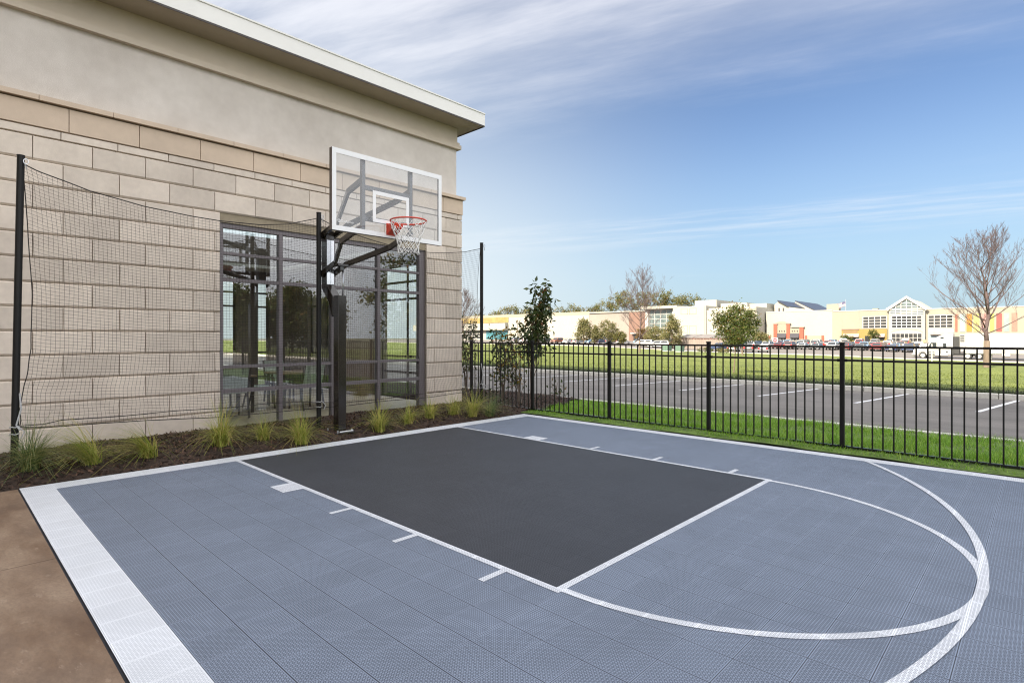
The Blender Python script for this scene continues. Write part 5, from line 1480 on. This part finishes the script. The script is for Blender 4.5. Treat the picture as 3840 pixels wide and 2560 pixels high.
def lwheel(y, r=.5, mud=False):
    w = MB(); w.tube([(X1 - .34, y, zt + r), (X1 - .02, y, zt + r)], r, 22); lp(w, 'wheel', tyre)
    w = MB(); w.tube([(X0 + .02, y, zt + r), (X0 + .34, y, zt + r)], r, 22); q = lp(w, 'wheel', tyre)
    w = MB(); w.tube([(X0 + .0, y, zt + r), (X0 + .02, y, zt + r)], r * .62, 16); w.tube([(X0 - .03, y, zt + r), (X0, y, zt + r)], r * .2, 10); lp(w, 'rim', lw, parent=q)
for y in (7.25, 1.55, .2): lwheel(y)
b = MB()
for k in range(12):
    a, c = PI * k / 12, PI * (k + 1) / 12
    b.quad((X0 - .005, 7.25 + .62 * math.cos(a), zt + .5 + .62 * math.sin(a)), (X0 - .005, 7.25 + .62 * math.cos(c), zt + .5 + .62 * math.sin(c)), (X0 + .5, 7.25 + .62 * math.cos(c), zt + .5 + .62 * math.sin(c)), (X0 + .5, 7.25 + .62 * math.cos(a), zt + .5 + .62 * math.sin(a)))
lp(b, 'wheel_arch', trimd)
b = MB(); b.box(X0, X1, -13.0, 1.83, zt + .98, zt + 4.1); trl = lp(b, 'trailer', lw, .03)
b = MB(); b.box(X0 - .02, X1 + .02, -13.0, 1.84, zt + .86, zt + .98); b.box(X0 - .015, X0 - .001, -13, 1.83, zt + 1.28, zt + 1.31); lp(b, 'trailer_rail', lchr, parent=trl)
b = MB(); b.box(X0 + .15, X1 - .15, 1.85, 2.55, zt + 1.9, zt + 3.95); ree = lp(b, 'refrigeration_unit', lw, .06)
b = MB()
for z in (2.75, 3.05, 3.35, 3.65): b.box(X0 + .13, X0 + .149, 1.95, 2.48, zt + z, zt + z + .2)
lp(b, 'vent', trimd, parent=ree)
b = MB(); b.box(X0 + .35, X1 - .35, 2.6, 3.3, zt + .8, zt + 3.6); lp(b, 'cab_gap_bulkhead', trimd)
for x in (X0 + .35, X1 - .35):
    b = MB(); b.beam((x, -1.2, zt + .9), (x, -1.2, zt + .12), .14, .14); b.box(x - .2, x + .2, -1.35, -1.05, zt + .05, zt + .12); b.beam((x, -.5, zt + .85), (x, -1.15, zt + .35), .06, .06); lp(b, 'landing_leg', lchr)
b = MB(); b.tube([(X0 + .05, -3.4, zt + .72), (X0 + .05, -2.5, zt + .72)], .27, 14); lp(b, 'trailer_tank', lw)
for y in (-9.6, -10.9): lwheel(y)

# =================================================================== BEYOND THE FRAME, SEEN IN THE GLASS AND AS SHADE
hot = empty('hotel_building', (-40, 10, 0), 'tall tan hotel block behind the camera whose shade covers the court', 'building')
bxo('wall', M['stucco'], hot, [(-50, -30, -22, 44, -2, 34.3)])
b = MB()
for i in range(16):
    for j in range(9): b.box(-30.0, -29.95, -20 + i * 4, -18.2 + i * 4, 2 + j * 3.5, 3.9 + j * 3.5)
put_under(b.build('window', MGL), hot)
for i, (x, y, h, w, lab) in enumerate(((17, -50, 7.5, 8, 'leafy tree mirrored at the left edge of the window'), (21, -53, 7, 8, 'leafy tree mirrored second from the left in the window'), (25, -50, 7.8, 8, 'rounded leafy tree mirrored in the second row of panes'), (29.5, -54, 7.2, 9, 'wide leafy tree mirrored left of the hoop post'), (36, -43, 12.5, 9, 'tallest leafy tree mirrored right of the hoop post'), (31, -70, 9, 12, 'distant broad tree mirrored behind the other mirrored trees'), (20, -74, 9, 13, 'distant broad tree mirrored at the left behind nearer trees'))):
    leafy('mirrored_tree', x, y, h, w, M['magnolia'], lab, 60 + i, .06, 4200, .45, 'trees reflected in the window', clumps=70)

# =================================================================== LIGHT, SKY, CAMERA
EL, AZ = R(34), R(5)
to_sun = Vector((-math.cos(EL) * math.cos(AZ), math.cos(EL) * math.sin(AZ), math.sin(EL)))
sd = bpy.data.lights.new('sun', 'SUN'); sd.energy = 5.0; sd.angle = R(.53); sd.color = (1.0, .90, .74)
so = bpy.data.objects.new('sun', sd); COL.objects.link(so)
so.rotation_euler = to_sun.to_track_quat('Z', 'Y').to_euler(); so.location = (-20, 0, 60)
w = bpy.data.worlds.new('World'); sc.world = w; w.use_nodes = True
nt = w.node_tree; bg = nt.nodes['Background']
sky = nt.nodes.new('ShaderNodeTexSky'); sky.sky_type = 'NISHITA'; sky.sun_disc = False
sky.sun_elevation = EL; sky.sun_rotation = R(-90) + AZ
sky.air_density = 1.0; sky.dust_density = 0.6; sky.ozone_density = 1.6; sky.altitude = 0
tc = nt.nodes.new('ShaderNodeTexCoord')
sp = nt.nodes.new('ShaderNodeSeparateXYZ'); nt.links.new(tc.outputs['Generated'], sp.inputs[0])
zc = _math(nt, 'MAXIMUM', sp.outputs[2], .03)
px = _math(nt, 'DIVIDE', sp.outputs[0], zc); py = _math(nt, 'DIVIDE', sp.outputs[1], zc)
u_ = _math(nt, 'ADD', px, _math(nt, 'MULTIPLY', py, .33)); v_ = _math(nt, 'SUBTRACT', py, _math(nt, 'MULTIPLY', px, .05))
def streak(su, sv, scale, det=6, rough=.6, off=0.0):
    cb = nt.nodes.new('ShaderNodeCombineXYZ')
    nt.links.new(_math(nt, 'MULTIPLY', u_, su), cb.inputs[0]); nt.links.new(_math(nt, 'MULTIPLY', v_, sv), cb.inputs[1]); cb.inputs[2].default_value = off
    return _noise(nt, cb.outputs[0], scale, det, rough)
def mrange(x, a, b_, c=0.0, d=1.0):
    m_ = nt.nodes.new('ShaderNodeMapRange'); m_.interpolation_type = 'SMOOTHSTEP'
    m_.inputs[1].default_value = a; m_.inputs[2].default_value = b_; m_.inputs[3].default_value = c; m_.inputs[4].default_value = d
    nt.links.new(x, m_.inputs[0]); return m_.outputs[0]
n1 = streak(1.0, .40, 1.6, 7, .62); n2 = streak(2.2, .55, 1.5, 7, .60, 3.1); n3 = streak(.8, .5, .8, 4, .5, 7.7)
warp = _math(nt, 'ADD', u_, _math(nt, 'MULTIPLY', _math(nt, 'SUBTRACT', n1, .5), 1.3))
veil = _math(nt, 'MULTIPLY', mrange(warp, 2.80, 1.50), _math(nt, 'ADD', .42, _math(nt, 'MULTIPLY', mrange(n2, .34, .72), .52)))
b2 = _math(nt, 'MULTIPLY', mrange(warp, 4.6, 5.3), mrange(warp, 7.2, 5.6))
b2 = _math(nt, 'MULTIPLY', b2, _math(nt, 'MULTIPLY', mrange(n2, .36, .74), .55))
loose = _math(nt, 'MULTIPLY', mrange(n3, .56, .74), _math(nt, 'MULTIPLY', mrange(n2, .42, .75), .35))
cl = _math(nt, 'MAXIMUM', _math(nt, 'MAXIMUM', veil, b2), loose, True)
cl = _math(nt, 'MULTIPLY', cl, mrange(sp.outputs[2], .02, .16))
FILL_CLOUD = (19.6, 19.5, 19.9)  # colour of the fill cloud added outside the view
CLOUD = (8.3, 8.3, 8.7)
tn = nt.nodes.new('ShaderNodeMix'); tn.data_type = 'RGBA'; tn.blend_type = 'MULTIPLY'; tn.inputs[0].default_value = 1
nt.links.new(sky.outputs[0], tn.inputs[6]); tn.inputs[7].default_value = (.94, .99, 1.10, 1)
col = _mix(nt, _math(nt, 'MULTIPLY', cl, .80), tn.outputs[2], CLOUD)
hz = mrange(sp.outputs[2], .36, -.02, 0.0, .88)
col = _mix(nt, hz, col, (3.55, 4.95, 5.9))
# thin bright haze low in the north, towards the sun's side
nx = _math(nt, 'SUBTRACT', sp.outputs[1], sp.outputs[0])
gl = _math(nt, 'MULTIPLY', mrange(nx, -.62, .25), mrange(sp.outputs[2], .62, .0))
col = _mix(nt, _math(nt, 'MULTIPLY', gl, .90), col, (6.7, 7.2, 7.4))
# unseen cloud banks overhead, south and west, added to light the shaded foreground
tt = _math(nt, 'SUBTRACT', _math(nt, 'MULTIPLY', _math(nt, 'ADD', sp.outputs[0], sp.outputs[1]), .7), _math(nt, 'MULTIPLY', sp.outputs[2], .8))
fill_cloud = mrange(tt, .02, -.42)
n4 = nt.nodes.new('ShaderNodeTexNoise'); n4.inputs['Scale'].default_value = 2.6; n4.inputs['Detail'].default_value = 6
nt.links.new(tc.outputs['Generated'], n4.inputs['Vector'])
fill_cloud = _math(nt, 'MULTIPLY', fill_cloud, _math(nt, 'MULTIPLY', mrange(n4.outputs['Fac'], .36, .60, .35, 1.0), mrange(sp.outputs[2], .0, .40, .58, 1.0)))
col = _mix(nt, fill_cloud, col, FILL_CLOUD)
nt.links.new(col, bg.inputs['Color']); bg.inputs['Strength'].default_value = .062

cam = bpy.data.cameras.new('camera'); co = bpy.data.objects.new('camera', cam); COL.objects.link(co)
co.location = (-4.446, -6.946, 1.515); co.rotation_euler = (R(90), 0, -.788)
cam.sensor_fit = 'HORIZONTAL'; cam.sensor_width = 36; cam.lens = 36 * 2081.8 / 3840
cam.shift_x = (1920 - 1839.6) / 3840; cam.shift_y = -(1280 - 1263.2) / 3840
cam.clip_start = .05; cam.clip_end = 6000
sc.camera = co
sc.render.resolution_x, sc.render.resolution_y = 1024, 682
vs = sc.view_settings; vs.view_transform = 'Standard'; vs.look = 'None'; vs.exposure = 1.11; vs.gamma = 1
try: vs.use_curve_mapping = False
except Exception: pass
cy = sc.cycles
cy.use_denoising = True; cy.max_bounces = 8; cy.diffuse_bounces = 4; cy.glossy_bounces = 4; cy.transmission_bounces = 6; cy.transparent_max_bounces = 24
cy.filter_width = 1.15; cy.sample_clamp_indirect = 6; cy.caustics_reflective = False; cy.caustics_refractive = False
